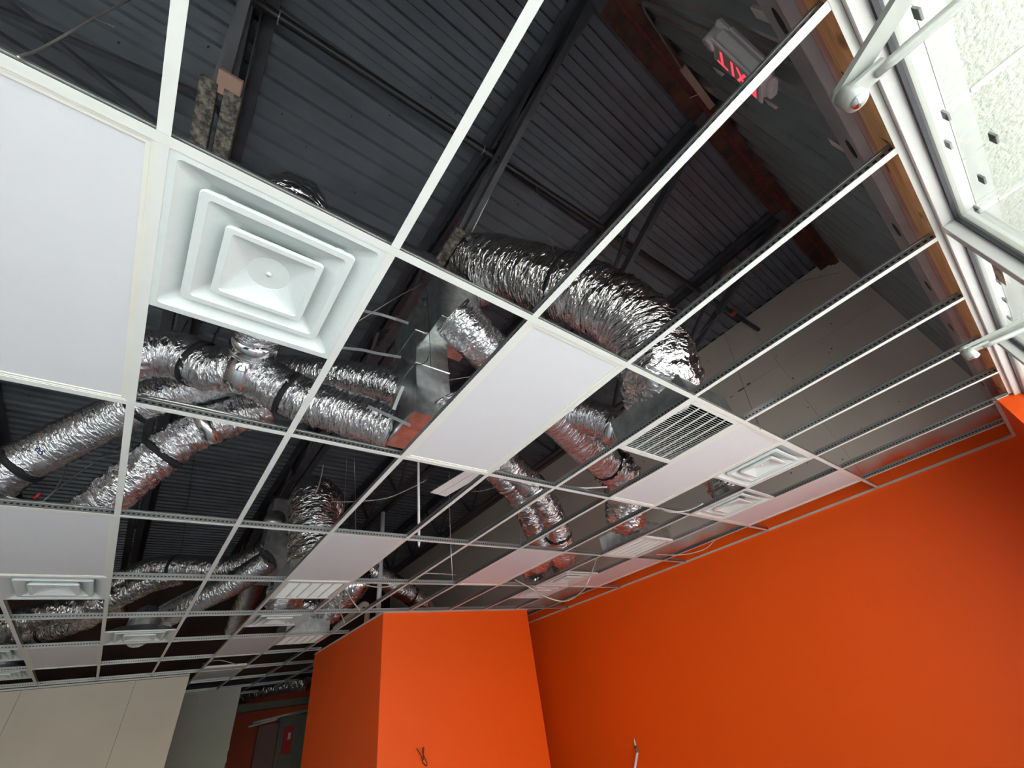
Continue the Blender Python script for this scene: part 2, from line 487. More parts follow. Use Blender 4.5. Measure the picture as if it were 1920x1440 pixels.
M['redclamp'] = plain('orange_pipe_coupling', (0.45, 0.06, 0.02), 0.5, 0, 0.2)
M['blackwire'] = plain('black_wire', (0.01, 0.01, 0.01), 0.5)
M['dark'] = plain('dark_void_lining', (0.02, 0.02, 0.02), 0.8)
M['bluebeam'] = plain('dark_blue_beam', (0.015, 0.018, 0.06), 0.5, 0, 0.2)

# ================================================================ the setting
ZC = 2.75            # ceiling grid height
G = 0.6096           # grid module
XW, YW = 6.05, -1.207   # party wall plane, storefront front plane
DECK = 5.49
FLY = 13.2           # far end of the hall

def struct(name, mb, mat, parent=None, label=None, smooth=False):
    o = mb.build(name, mat, parent, smooth)
    o['kind'] = 'structure'
    if label: o['label'] = label
    return o

struct('floor', MB().box(-4.7, 6.2, -1.35, FLY + .1, -0.1, 0.0), M['floor'], label='pale concrete floor of the unfinished room')
struct('ground', MB().box(-25, 25, -26, -1.35, -0.12, -0.02), M['pave'], label='pale concrete pavement outside the storefront')
struct('wall_left', MB().box(-4.8, -4.6, -1.35, FLY, 0, 5.6), M['dry_pale'])
struct('wall_upper_back', MB().box(-4.8, 6.2, FLY - .01, FLY + .15, 2.80, 5.6), M['backdark'], label='dark unfinished wall above the far end of the grid')
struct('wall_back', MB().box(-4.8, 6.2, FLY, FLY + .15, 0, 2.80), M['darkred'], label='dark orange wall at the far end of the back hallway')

# party wall: painted lower wall, bare drywall sheets above the grid
wr = struct('wall_right', MB().box(XW, XW + 0.15, -1.35, FLY, 0, ZC), M['orange'], label='long bright orange wall on the right, bare drywall above the grid')
struct('wall_core', MB().box(XW + 0.016, XW + 0.15, -1.35, FLY, ZC, DECK + .1), M['dark'], wr)
ys = [-1.25] + [0.05 + 2.46 * k for k in range(0, 6)]
for k in range(len(ys) - 1):
    for z0, z1 in ((ZC, 4.555), (4.558, DECK)):
        MB().box(XW, XW + 0.014, ys[k] + 0.0015, ys[k + 1] - 0.0015, z0, z1).build('drywall_sheet', M['orange'], wr)
# screw dimples, taped streaks
mb = MB()
for k in range(45):
    y = rnd.uniform(-1, 4.2); z = rnd.uniform(2.95, 5.4)
    if k % 3 == 0: y = rnd.choice([0.05, 2.51]) + rnd.choice([-.03, .03])
    r = rnd.uniform(.004, .009)
    mb.box(XW - 0.002, XW, y - r, y + r, z - r, z + r)
o = mb.build('screw_dimple', M['ink'], wr); o['kind'] = 'stuff'
# smears of joint compound
mb = MB()
for (y, z, a, b) in ((0.62, 4.545, .10, .022), (0.50, 4.56, .05, .03), (0.78, 4.53, .06, .012)):
    mb.box(XW - 0.003, XW, y - a / 2, y + a / 2, z - b / 2, z + b / 2, bev=0.001)
mb.build('drywall_scuff', M['greypanel'], wr)['kind'] = 'stuff'

# short orange return wall between storefront and party wall
struct('wall_return', MB().box(4.83, XW, -1.35, -1.12, 0, ZC - 0.001), M['orange_full'], label='short orange wall beside the storefront corner')

# orange bulkhead room standing in the hall
struct('wall_box', MB().box(2.72, 5.15, 4.95, 7.72, 0, ZC + 0.012, bev=0.004), M['orange_full'], label='orange box-shaped room wall standing in the hall')
# bare partition at rear left, with sheet joints
wp = struct('wall_partition', MB().box(-4.6, 1.115, 8.815, 8.93, 0, ZC + 0.0), M['dark'], label='bare pale drywall partition at the rear left')
xs = [-4.6, -3.2, -1.98, -0.76, 0.45, 1.125]
for k in range(5):
    MB().box(xs[k] + .002, xs[k + 1] - .002, 8.80, 8.815, 0, ZC - .005).build('drywall_sheet', M['dry_pale'], wp)
wg = struct('wall_hallway', MB().box(1.13, 2.19, 10.5, 10.62, 0, 2.70), M['dry_green'], label='grey green drywall end standing behind the pale partition')
for k in range(6):
    MB().box(2.188, 2.197, 10.49, 10.53, 0.9 + .17 * k, 0.98 + .17 * k).build('trim_flake', M['dry_pale'], wg)
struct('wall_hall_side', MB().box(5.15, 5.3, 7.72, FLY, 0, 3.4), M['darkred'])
struct('trim_1', MB().box(2.2, 5.15, 12.9, FLY, 2.46, 2.60), M['greypanel'], label='dark header band across the far hallway')

# roof deck: ribbed sheets running across the hall
ceil = struct('ceiling', MB().box(-4.8, 6.2, -1.4, FLY + .1, DECK + 0.045, DECK + 0.12), M['dark'], label='black painted ribbed steel roof deck high above the grid')
P_ = 0.1524
prof = []
for k in range(6):
    b = k * P_
    prof += [(b, 0), (b + .058, 0), (b + .070, .040), (b + .140, .040), (b + P_ - 0.0005, 0)]
vv, ff = [], []
for x in (-4.7, XW + .02):
    vv += [(x, y, z) for y, z in prof]
n = len(prof)
ff = [(k, k + 1, n + k + 1, n + k) for k in range(n - 1)]
base = None
for k in range(16):
    y0 = -1.36 + k * 6 * P_
    if base is None:
        base = mesh_obj('deck_sheet', vv, ff, M['deck'], ceil); base.location = (0, y0, DECK - 0.002)
    else:
        o = base.copy(); link(o, ceil); o.location = (0, y0, DECK - 0.002)
mb = MB()
for k in range(230):
    x = rnd.uniform(-2, 6); y = -1.36 + P_ * (rnd.randint(0, 60)) + rnd.uniform(.01, .05)
    h = rnd.uniform(.012, .035)
    mb.box(x - .004, x + .004, y - .004, y + .004, DECK - h, DECK)
mb.build('deck_screw', M['blackwire'], ceil)['kind'] = 'stuff'

# ---------------------------------------------------------------- wall over the storefront
sid = struct('wall_front', MB().box(-4.7, 6.2, -1.42, -1.30, 2.75, DECK + .05), M['dark'], label='dark ribbed metal siding above the storefront')
prof = []
for k in range(3):
    b = k * 0.305
    prof += [(b, 0), (b + .075, 0), (b + .082, .008), (b + .10, .008), (b + .107, 0), (b + .17, 0), (b + .177, .008), (b + .195, .008),
             (b + .202, 0), (b + .245, 0), (b + .260, .045), (b + .285, .045), (b + .300, 0)]
vv = [(x, y, z) for z in (2.95, DECK) for x, y in prof]
n = len(prof)
ff = [(k, k + 1, n + k + 1, n + k) for k in range(n - 1)]
base = None
for k in range(12):
    if base is None:
        base = mesh_obj('siding_panel', vv, ff, M['rib'], sid); base.location = (-4.85 + .915 * k, -1.245, 0)
    else:
        o = base.copy(); link(o, sid); o.location = (-4.85 + .915 * k, -1.245, 0)
for (x, _y, z), w, h in (((1.897, -1.233, 4.647), .07, .08), ((2.299, -1.233, 4.626), .06, .08), ((2.287, -1.233, 3.970), .06, .085), ((1.481, -1.233, 3.370), .06, .11),
                         ((1.900, -1.233, 3.390), .06, .10), ((2.279, -1.233, 3.376), .06, .10)):
    MB().box(x - w / 2, x + w / 2, -1.25, -1.226, z - h / 2, z + h / 2, bev=.003).build('sticker_patch', M['labelpatch'], sid)

tr = empty('steel_track', (0, 0, 0))
tag(tr, 'grey punched metal stud track running above the timber header', 'track')
MB().box(-4.6, 6.03, -1.20, -1.152, 2.911, 3.048, bev=.003).build('track_body', M['track'], tr)
for k in range(-9, 8):
    x = 1.29 + .624 * k
    if x < -4.4 or x > 5.9: continue
    vv = [(x + .058 * math.cos(a), -1.1515, 2.962 + .020 * math.sin(a)) for a in [2 * math.pi * q / 16 for q in range(16)]]
    vv += [(a, -1.1525, c) for a, b, c in vv]
    ff = [tuple(range(16))] + [(q, (q + 1) % 16, 16 + (q + 1) % 16, 16 + q) for q in range(16)]
    mesh_obj('punched_slot', vv, ff, M['blackwire'], tr)

hd = empty('timber_header', (0, 0, 0))
tag(hd, 'orange brown timber header with knots above the white storefront frame', 'timber beam')
# plank with a rounded arris, along X
vv, ff = [], []
pr = [(-1.295, 2.762), (-1.215, 2.762), (-1.200, 2.770), (-1.190, 2.785), (-1.187, 2.80), (-1.187, 2.868), (-1.190, 2.884), (-1.198, 2.898), (-1.210, 2.905), (-1.295, 2.905)]
for x in (-4.6, 6.03):
    vv += [(x, y, z) for y, z in pr]
n = len(pr)
ff = [(k, (k + 1) % n, n + (k + 1) % n, n + k) for k in range(n)] + [tuple(range(n)), tuple(range(n, 2 * n))]
mesh_obj('plank', vv, ff, M['wood'], hd)
MB().box(-4.6, 6.03, -1.295, -1.182, 2.905, 2.9105).build('shim_strip', M['clay'], hd)
for pts in ([(1.50, 2.885), (1.525, 2.855), (1.505, 2.845), (1.53, 2.835), (1.54, 2.815), (1.565, 2.81)], [(1.80, 2.84), (1.81, 2.815), (1.835, 2.80)]):
    wire('split_crack', [(x, -1.1868, z - .03) for x, z in pts], .0022, M['ink'], hd, .01)

# rusty edge beam under the deck
eb = empty('steel_beam', (0, 0, 0))
tag(eb, 'rusty red brown steel edge beam under the roof deck', 'steel beam')
MB().box(-4.7, XW, -1.11, -1.00, 5.40, 5.43).build('bottom_flange', M['rust'], eb)
MB().box(-4.7, XW, -1.14, -1.108, 5.37, 5.47).build('beam_edge', M['redprimer'], eb)
MB().box(-4.7, XW, -1.20, -1.138, 5.35, 5.39).build('cover_plate', M['rust'], eb)
MB().box(-4.7, XW, -1.09, -1.07, 5.43, 5.49).build('beam_web', M['rust'], eb)

# ---------------------------------------------------------------- storefront
win = empty('window_1', (0, 0, 0)); win['kind'] = 'structure'
win['label'] = 'white framed storefront glazing beside the ceiling edge'
ZB = 2.733
MB().box(-4.6, 4.83, -1.315, -1.207, ZB, ZC, bev=.002).build('header_rail', M['frame'], win)
MB().box(-4.6, 4.83, -1.312, -1.207, 0.0, 0.10).build('sill_rail', M['frame'], win)
MX = [-3.9, -2.4, -0.10, 2.355, 3.583]
edges = [-4.6]
for x in MX:
    MB().box(x, x + .05, -1.315, -1.207, .10, ZB, bev=.002).build('mullion', M['frame'], win)
    edges += [x, x + .05]
edges.append(4.83)
for k in range(0, len(edges), 2):
    x0, x1 = edges[k], edges[k + 1]
    if x1 - x0 < .05: continue
    g = MB().box(x0, x1, -1.257, -1.251, .10, ZB).build('pane', M['glass'], win)
    mb = MB()
    mb.box(x0, x1, -1.264, -1.245, ZB - .012, ZB)
    mb.box(x0, x0 + .012, -1.264, -1.245, .10, ZB - .012); mb.box(x1 - .012, x1, -1.264, -1.245, .10, ZB - .012)
    mb.build('gasket', M['gasket'], g)
    mb = MB()
    mb.box(x0, x1, -1.28, -1.264, ZB - .006, ZB)
    mb.box(x0, x0 + .006, -1.28, -1.264, .10, ZB - .006); mb.box(x1 - .006, x1, -1.28, -1.264, .10, ZB - .006)
    mb.build('outer_stop', M['lip'], g)
for (x, z) in ((1.311, 2.606), (1.683, 2.621), (1.839, 2.651), (1.689, 2.47), (1.949, 2.553), (2.192, 2.618), (2.797, 2.626), (3.002, 2.627), (3.238, 2.634)):
    MB().box(x - .017, x + .017, -1.263, -1.257, z - .012, z + .012, bev=.001).build('spacer_pad', M['pad'], win)
st = MB().box(2.56, 2.74, -1.2508, -1.2498, 2.565, 2.615).build('paper_sticker', M['sticker'], win)
for k, x in enumerate((2.572, 2.584, 2.596, 2.606)):
    MB().box(x, x + .005, -1.2498, -1.2494, 2.572 + .006 * (k % 2), 2.608).build('printed_mark', M['ink'], st)
MB().box(2.62, 2.640, -1.2498, -1.2494, 2.575, 2.604).build('printed_mark', M['ink'], st)
MB().box(2.625, 2.635, -1.2494, -1.2490, 2.581, 2.598).build('printed_mark', M['sticker'], st)
MB().box(2.69, 2.73, -1.2498, -1.2494, 2.600, 2.612).build('printed_mark', M['greypanel'], st)

# outside soffit: smooth edge strip then textured panels with open joints
sf = empty('soffit', (0, 0, 0)); sf['kind'] = 'structure'; sf['label'] = 'white textured canopy soffit outside the storefront'
MB().box(-6, 9, -1.375, -1.318, ZB + .004, ZB + .05).build('edge_strip', M['smooth'], sf)
x = -5.545
while x < 8:
    MB().box(x + .001, x + .6118, -3.3, -1.376, ZB + .006, ZB + .05).build('soffit_panel', M['stucco'], sf)
    MB().box(x - .010, x + .010, -3.3, -1.378, ZB + .002, ZB + .006, bev=.0015).build('batten', M['smooth'], sf)
    x += .6128
MB().box(-6, 9, -3.35, -1.318, ZB + .05, ZB + .40).build('canopy_core', M['smooth'], sf)

# ================================================================ roof steel
def joist(x, y_end, z_b, label, sleeves, ylast=12.6):
    j = empty('roof_joist', (0, 0, 0))
    tag(j, label, 'joist', 'black roof joists under the deck')
    for s in (-1, 1):
        mb = MB()      # top chord: angle
        mb.box(x + s * .022, x + s * .105, -1.12, ylast, 5.475, 5.484) if s > 0 else mb.box(x - .105, x - .022, -1.12, ylast, 5.475, 5.484)
        a, b = sorted((x + s * .022, x + s * .031)); mb.box(a, b, -1.12, ylast, 5.395, 5.475)
        mb.build('top_chord', M['steel'], j)
        mb = MB()
        a, b = sorted((x + s * .022, x + s * .105)); mb.box(a, b, y_end, ylast, z_b, z_b + .009)
        a, b = sorted((x + s * .022, x + s * .031)); mb.box(a, b, y_end, ylast, z_b + .009, z_b + .085)
        bc = mb.build('bottom_chord', M['steel'], j)
        if sleeves:
            a, b = sorted((x + s * .016, x + s * .112))
            MB().box(a, b, y_end - .03, y_end + .42, z_b - .006, z_b + .022, bev=.004).build('end_sleeve', M['sleeve'], bc)
    # end diagonal and webs
    MB().bar((x, y_end + .03, z_b + .05), (x, -1.0, 5.40), .075, .05, (1, 0, 0)).build('end_web', M['steel'], j)
    MB().bar((x - .055, y_end + .1, z_b + .05), (x - .02, -.35, 5.43), .03, .03, (1, 0, 0)).build('web', M['steel'], j)
    y = y_end + .1; up = True
    while y < ylast - .7:
        a = (x, y, z_b + .05 if up else 5.42); b = (x, y + .62, 5.42 if up else z_b + .05)
        MB().bar(a, b, .036, .036, (1, 0, 0)).build('web', M['steel'], j)
        y += .62; up = not up
    MB().box(x - .11, x + .11, -1.15, -1.0, 5.385, 5.40).build('bearing_seat', M['steel'], j)
    return j

joist(-0.27, 0.74, 4.80, 'black roof joist over the large white diffuser with a pale sleeved end', True)
joist(1.57, 0.78, 4.80, 'black roof joist with sleeved end beside the big bending foil duct', True)
joist(3.06, 0.30, 4.60, 'black roof joist whose end strut disappears behind the big foil duct', False)
joist(4.72, 0.57, 4.545, 'black roof joist nearest the bare drywall party wall', False)
joist(-2.0, 0.74, 4.80, 'black roof joist above the left edge, mostly hidden by the white light panel', False)

br = empty('joist_bridging', (0, 0, 0)); tag(br, 'black flat bridging bar between two joist bottom chords', 'steel bar')
MB().bar((-.16, 1.19, 4.82), (1.48, 1.13, 4.81), .05, .05).build('bridging_bar', M['steel'], br)
MB().bar((-2.0, 1.0, 4.82), (-.38, 1.25, 4.82), .04, .04).build('bridging_bar', M['steel'], br)
MB().bar((-2.0, 1.0, 5.40), (-.38, 1.25, 4.84), .035, .035).build('cross_brace', M['steel'], br)
MB().bar((-2.0, 1.1, 4.84), (-.38, 1.1, 5.40), .035, .035).build('cross_brace', M['steel'], br)
MB().bar((1.66, 3.9, 4.84), (2.97, 3.9, 5.40), .035, .035).build('cross_brace', M['steel'], br)
MB().bar((1.66, 4.0, 5.40), (2.97, 4.0, 4.64), .035, .035).build('cross_brace', M['steel'], br)

o = MB().box(-.30, -.17, .62, .76, 4.80, 4.84, bev=.004).build('wood_offcut', M['clay'])
tag(o, 'small pinkish offcut wedged on the joist end above the diffuser', 'offcut')
o = MB().box(4.92, 5.02, -.32, -.16, 5.42, 5.48, bev=.004).build('wood_offcut', M['clay'])
tag(o, 'small pinkish block stuck under the deck near the party wall', 'offcut')

sp = empty('sprinkler_pipe', (0, 0, 0)); tag(sp, 'long black sprinkler pipe crossing under the roof joists', 'pipe')
def pipe_pt(x): return (x, 0.262 - 0.046 * (x - .3), 5.20)
wire('pipe_run', [pipe_pt(-4.5), pipe_pt(0), pipe_pt(3), pipe_pt(XW - .002)], .031, M['pipe'], sp, .5, 16)
for x in (-.12, 1.42, 2.95, 4.6):
    a = pipe_pt(x)
    mb = MB()
    pts = [(a[0], a[1] + .04 * math.cos(t), a[2] + .04 * math.sin(t)) for t in np.linspace(-3.6, .5, 14)]
    wire('pipe_hook', pts + [(a[0], a[1] + .03, 5.40)], .005, M['wire'], sp, .01)
a = pipe_pt(5.35)
MB().cyl((a[0] - .035, a[1], a[2]), (a[0] + .035, a[1], a[2]), .043, 16).build('pipe_coupling', M['redclamp'], sp, True)
o = wire('stub_pipe', [(4.9, .97, 4.585), (5.5, .95, 4.585), (XW - .002, .944, 4.585)], .03, M['pipe'], None, .3, 16)
tag(o, 'short black pipe stub ending at the drywall beside the big foil duct', 'pipe')

# ================================================================ suspended grid
grid = empty('ceiling_grid', (0, 0, ZC)); tag(grid, 'white suspended ceiling grid of tees, mostly without tiles', 'ceiling grid')
TEES = {}
FW = .029
def tee(name, L, loc, rz=0.0):
    key = (name, round(L, 3))
    if key not in TEES:
        mb = MB()
        mb.box(-FW / 2, FW / 2, 0, L, 0, .0016, 0)
        mb.box(-.0009, .0009, 0, L, .0016, .036, 1)
        mb.box(-.0035, .0035, 0, L, .036, .044, 1)
        o = mb.build(name, None, grid, mats=[M['grid'], M['web']])
        TEES[key] = o
    else:
        o = TEES[key].copy(); link(o, grid)
    o.location = loc; o.rotation_euler = (0, 0, rz)
    return o
def main_tee(x0, x1, y): tee('main_tee', x1 - x0, (x0, y, 0), -math.pi / 2)
XL = -6 * G
for j in range(0, 8):
    y = j * 2 * G
    if 4.95 < y < 7.72:
        main_tee(XL, 2.70, y); main_tee(5.17, 6.03, y)
    elif y > 7.72:
        main_tee(XL, 5.14, y)
    else:
        main_tee(XL, 6.03, y)
for j in (8, 9, 10): main_tee(1.15, 5.14, j * 2 * G)
for i in range(-6, 10):
    x = i * G
    tee('cross_tee', 1.187 - .0152, (x, -1.187, 0))
    for j in range(0, 10):
        y0, y1 = j * 2 * G, (j + 1) * 2 * G
        L = y1 - y0 - .030; ys_ = y0 + .015
        if 2.70 < x < 5.16 and y0 >= 4.8 and y1 < 7.9:
            if j == 4 : continue
            continue
        if x > 5.16 and y0 > 7: continue
        if 2.70 < x < 5.16 and y0 < 7.72 < y1: continue
        if x < 1.15 and y0 > 8: continue
        if x < 1.15 and y1 > 8.8: L = 8.78 - ys_
        tee('cross_tee', L, (x, ys_, 0))
def angle(x0, x1, y0, y1, side):
    mb = MB(); mb.box(x0, x1, y0, y1, 0, .0016)
    if side == '+x': mb.box(x1 - .0012, x1, y0, y1, .0016, .024)
    if side == '-x': mb.box(x0, x0 + .0012, y0, y1, .0016, .024)
    if side == '+y': mb.box(x0, x1, y1 - .0012, y1, .0016, .024)
    if side == '-y': mb.box(x0, x1, y0, y0 + .0012, .0016, .024)
    mb.build('wall_angle', M['grid'], grid)
angle(6.025, 6.049, -1.16, 7.7, '+x')
angle(XL, 4.80, -1.2065, -1.186, '-y')
angle(4.806, 4.829, -1.186, -1.10, '+x')
angle(4.806, 6.025, -1.119, -1.097, '-y')
angle(2.70, 5.17, 4.926, 4.949, '+y')
angle(2.696, 2.719, 4.926, 7.72, '+x')
angle(5.151, 5.174, 4.926, 7.72, '-x')
angle(XL, 1.12, 8.776, 8.799, '+y')

# ================================================================ things lying in the grid
def cellc(i, y): return (i * G + G / 2, y)
def rsq(hw, z, cr, n=5):
    pts = []
    for q, (sx, sy) in enumerate(((1, 1), (-1, 1), (-1, -1), (1, -1))):
        for k in range(n + 1):
            a = q * math.pi / 2 + k / n * math.pi / 2
            pts.append((sx * (hw - cr) + cr * math.cos(a), sy * (hw - cr) + cr * math.sin(a), z))
    return pts
def loft(name, rings, mat, parent, cap_last=False, cap_first=False):
    n = len(rings[0]); V = [p for r in rings for p in r]
    F = [(a * n + k, a * n + (k + 1) % n, (a + 1) * n + (k + 1) % n, (a + 1) * n + k) for a in range(len(rings) - 1) for k in range(n)]
    if cap_last: F.append(tuple(range((len(rings) - 1) * n, len(rings) * n)))
    if cap_first: F.append(tuple(range(n))[::-1])
    return mesh_obj(name, V, F, mat, parent)
def circ(r, z, n=24):
    # same vertex order as rsq (n=5 -> 24 points)
    pts = []
    for q in range(4):
        for k in range(6):
            a = q * math.pi / 2 + k / 5 * math.pi / 2
            pts.append((r * math.cos(a), r * math.sin(a), z))
    return pts

def copy_tree(o, parent=None):
    c = o.copy(); link(c, parent)
    for ch in o.children: copy_tree(ch, c)
    return c

PROTO = {}
def place(kind, make, i, y, label, group=None, cat=None):
    if kind not in PROTO:
        o = PROTO[kind] = make()
    else:
        o = copy_tree(PROTO[kind])
    c = cellc(i, y)
    o.location = (c[0], c[1], ZC + .0018)
    tag(o, label, cat, group)
    return o

def make_diffuser():
    d = empty('air_diffuser')
    loft('outer_cone', [rsq(.297, .012, .004), rsq(.297, 0, .004), rsq(.272, -.001, .012), rsq(.265, .004, .02), rsq(.165, .072, .03), circ(.135, .085), circ(.135, .10)], M['diff'], d, cap_last=True)  # white cap closes the neck, standing in for a lit duct interior
    loft('back_pan', [rsq(.296, .0125, .004), rsq(.27, .03, .02), rsq(.17, .085, .03), circ(.145, .10), circ(.145, .17)], M['galv'], d)
    loft('middle_cone', [rsq(.135, .075, .03), rsq(.214, .014, .016), rsq(.216, .003, .014), rsq(.213, -.001, .013), rsq(.192, -.001, .012), rsq(.187, .004, .012), rsq(.098, .062, .02)], M['diff'], d)
    ic = loft('inner_cone', [rsq(.085, .060, .02), rsq(.138, .004, .012), rsq(.140, -.006, .011), rsq(.137, -.010, .010), rsq(.120, -.010, .010), rsq(.116, -.006, .010), circ(.066, .020), circ(.064, .021)], M['diff'], d, cap_last=True)
    MB().cyl((0, 0, .021), (0, 0, .014), .008, 12).build('centre_knob', M['led_frame'], ic, True)
    for sx in (-1, 1):
        for sy in (-1, 1):
            MB().box(sx * .165 - .012, sx * .165 + .012, sy * .205 - .004, sy * .205 + .004, .008, .028, bev=.003).build('hanger_tab', M['diff'], d)
            MB().bar((sx * .10, sy * .10, .05), (sx * .155, sy * .155, .070), .006, .006).build('stay_rod', M['galv'], d)
    return d
def make_led():
    d = empty('ceiling_panel')
    hx, hy = .2955, .600
    def rect(ax, ay, z): return [(ax, ay, z), (-ax, ay, z), (-ax, -ay, z), (ax, -ay, z)]
    loft('frame', [rect(hx, hy, .028), rect(hx, hy, 0), rect(hx - .012, hy - .012, 0), rect(hx - .0125, hy - .0125, .0015), rect(hx - .024, hy - .024, .0015), rect(hx - .025, hy - .025, .006)], M['led_frame'], d)
    loft('lens', [rect(hx - .0245, hy - .0245, .006), rect(hx - .0245, hy - .0245, .0045)], M['led_face'], d, cap_last=True)
    loft('back_cover', [rect(hx - .002, hy - .002, .020), rect(hx - .006, hy - .006, .032)], M['galv'], d, cap_last=True)
    return d
def make_grille(tilt):
    def f():
        d = empty('return_grille')
        h = .297; op = .258
        mb = MB()
        for a in (0, 1):
            s = (-1, 1)[a]
            x0, x1 = sorted((s * h, s * op)); mb.box(x0, x1, -h, h, 0, .006, bev=.002)
            mb.box(-op, op, x0, x1, 0, .006)
        mb.build('frame', M['grid'], d)
        w = 2 * op / 5
        for k in range(1, 5):
            x = -op + k * w
            MB().box(x - .0035, x + .0035, -op, op, .001, .007).build('rib', M['grid'], d)
        for k in range(5):
            mb = MB()
            x0, x1 = -op + k * w + .005, -op + (k + 1) * w - .005
            n_ = 31
            for q in range(n_):
                y = -op + (q + .5) * 2 * op / n_
                c_, s_ = math.cos(tilt), math.sin(tilt)
                mb.bar((x0, y, .012), (x1, y, .012), .0012, .020, (0, s_, c_))
            mb.build('louver_bank', M['grid'], d)['kind'] = 'stuff'
        mb = MB()
        for a in (-1, 1):
            x0, x1 = sorted((a * .285, a * .279)); mb.box(x0, x1, -.285, .285, .022, .20); mb.box(-.279, .279, x0, x1, .022, .20)
        mb.box(-.285, .285, -.285, .285, .20, .205)
        mb.build('plenum_box', M['galv'], d)
        mb = MB()
        for a in (-1, 1):
            x0, x1 = sorted((a * .278, a * .274)); mb.box(x0, x1, -.278, .278, .03, .199); mb.box(-.274, .274, x0, x1, .03, .199)
        mb.box(-.278, .278, -.278, .278, .192, .199)
        mb.build('shade_liner', M['strap'], d)  # black inner box added so the grille openings look dark inside
        MB().box(-.297, .297, -.297, -.285, .006, .024).build('back_flange', M['white'], d)
        return d
    return f

h0 = G / 2
DIFF = [(0, h0, 'large white square air diffuser nearest the camera, beside the big light panel'),
        (6, h0, 'white square diffuser at the right, nearer one of a pair beside a pink panel'),
        (7, 3 * h0, 'white square diffuser near the orange wall, the farther of the right pair'),
        (7, 4 * G + 3 * h0, 'small pink tinted diffuser under the twin foil ducts, nearer of two in line'),
        (7, 6 * G + h0, 'small pink tinted diffuser under the twin foil ducts, farther of two in line'),
        (-1, 6 * G + h0, 'white diffuser at the left edge below a second light panel'),
        (0, 8 * G + 3 * h0, 'white diffuser in the rear left of the grid, between open bays'),
        (2, 8 * G + h0, 'white diffuser behind the pale slatted grille near the orange box corner'),
        (-2, 10 * G + h0, 'white diffuser cut by the left edge above the pale partition'),
        (-2, 12 * G + h0, 'rearmost white diffuser at the left edge just above the partition')]
for i, y, l in DIFF: place('diff', make_diffuser, i, y, l, 'square air diffusers', 'air diffuser')
LED = [(-1, G, 'huge flat white light panel filling the left side'),
       (2, G, 'flat white light panel in the centre of the grid'),
       (5, G, 'pink tinted white panel beside the black slotted grille'),
       (8, G, 'pink tinted panel nearest the orange wall at the front'),
       (-1, 5 * G, 'second white panel down the left edge above a diffuser'),
       (2, 5 * G, 'pale pink panel in front of the slatted white grille'),
       (5, 5 * G, 'pink tinted panel left of the twin foil ducts'),
       (8, 5 * G, 'pink tinted panel along the orange wall in the middle'),
       (-1, 11 * G, 'grey looking panel just above the pale partition at the left'),
       (2, 11 * G, 'dim pinkish panel left of the orange box corner'),
       (2, 14 * G + .305, 'dark grey panel at the far end before the hallway')]
for i, y, l in LED: place('led', make_led, i, y, l, 'flat ceiling panels', 'ceiling panel')
place('gr1', make_grille(math.radians(35)), 4, h0, 'black slotted return grille under the big bending foil duct', 'return air grilles', 'return grille')
place('gr2', make_grille(math.radians(-52)), 2, 6 * G + h0, 'bright white slatted return grille in the middle distance', 'return air grilles', 'return grille')
place('gr2', None, 7, 2 * G + 3 * h0, 'pink tinted slatted return grille near the orange wall', 'return air grilles', 'return grille')
place('gr2', None, 3, 10 * G + h0, 'small dim return grille beside the orange box corner', 'return air grilles', 'return grille')

# ================================================================ foil ducts
def duct(pts, r, label, mat='foil', wr=.012, rib=.0, straps=(), collars=(), seed=1, tails=(), rprof=None, seg=44, name='flex_duct'):
    o, path = sweep(name, pts, r, M[mat], None, seg=seg, wr=wr, rib=rib, seed=seed, rprof=rprof)
    tag(o, label, 'flexible duct', 'silver foil flexible ducts')
    for t in straps: ring('hanging_strap', path, t, .04, r + wr * .25, M['strap'], o, .003)
    for t, w in collars: ring('sheet_collar', path, t, w, r + .002, M['bright'], o, .012)
    for t, dx, dy in tails:
        k = int(t * (len(path[1]) - 1)); c = path[0][k]
        MB().bar((c[0] + .02, c[1], c[2] + r * .9), (c[0] + dx, c[1] + dy, 5.44), .045, .004, (1, 0, 0)).build('strap_tail', M['strap'], o)
    return o, path

D = {}
D[1] = duct([(2.74, .305, 2.94), (2.735, .29, 3.10), (2.576, 0.170, 3.172), (2.469, 0.131, 3.495), (2.309, 0.248, 3.818), (2.110, 0.462, 4.154), (1.921, 0.714, 4.492), (1.797, 0.974, 4.848), (1.764, 1.097, 5.088)], .268,
     'big crumpled foil duct bending down into the black slotted grille', 'foil_big', .016, .004, straps=(.52,), seed=3, rprof=((0, .95), (.06, 1), (.85, 1), (1, .8)), seg=64)
D[2] = duct([(1.337, 1.632, 3.250), (1.038, 1.781, 3.377), (0.724, 1.899, 3.497), (0.485, 1.927, 3.600), (0.343, 1.937, 3.652), (0.182, 2.020, 3.652), (-0.016, 2.082, 3.738), (-0.145, 2.115, 3.739), (-0.252, 2.149, 3.690), (-0.416, 2.305, 3.643)], .160,
     'foil duct running from the sheet metal plenum to the elbow beside the large diffuser', 'foil', .016, .002, straps=(.395, .70), collars=((.555, .12),), seed=5, tails=((.70, .02, .25),))
D[3] = duct([(0.353, 1.909, 3.684), (.36, 1.72, 3.72), (.33, 1.2, 3.80), (.31, .70, 3.60), (.305, .37, 3.32), (.305, .305, 3.05), (.305, .305, 2.90)], .135,
     'foil duct dropping behind the large diffuser from the elbow', 'foil', .014, .002, collars=((.10, .10),), seed=6)
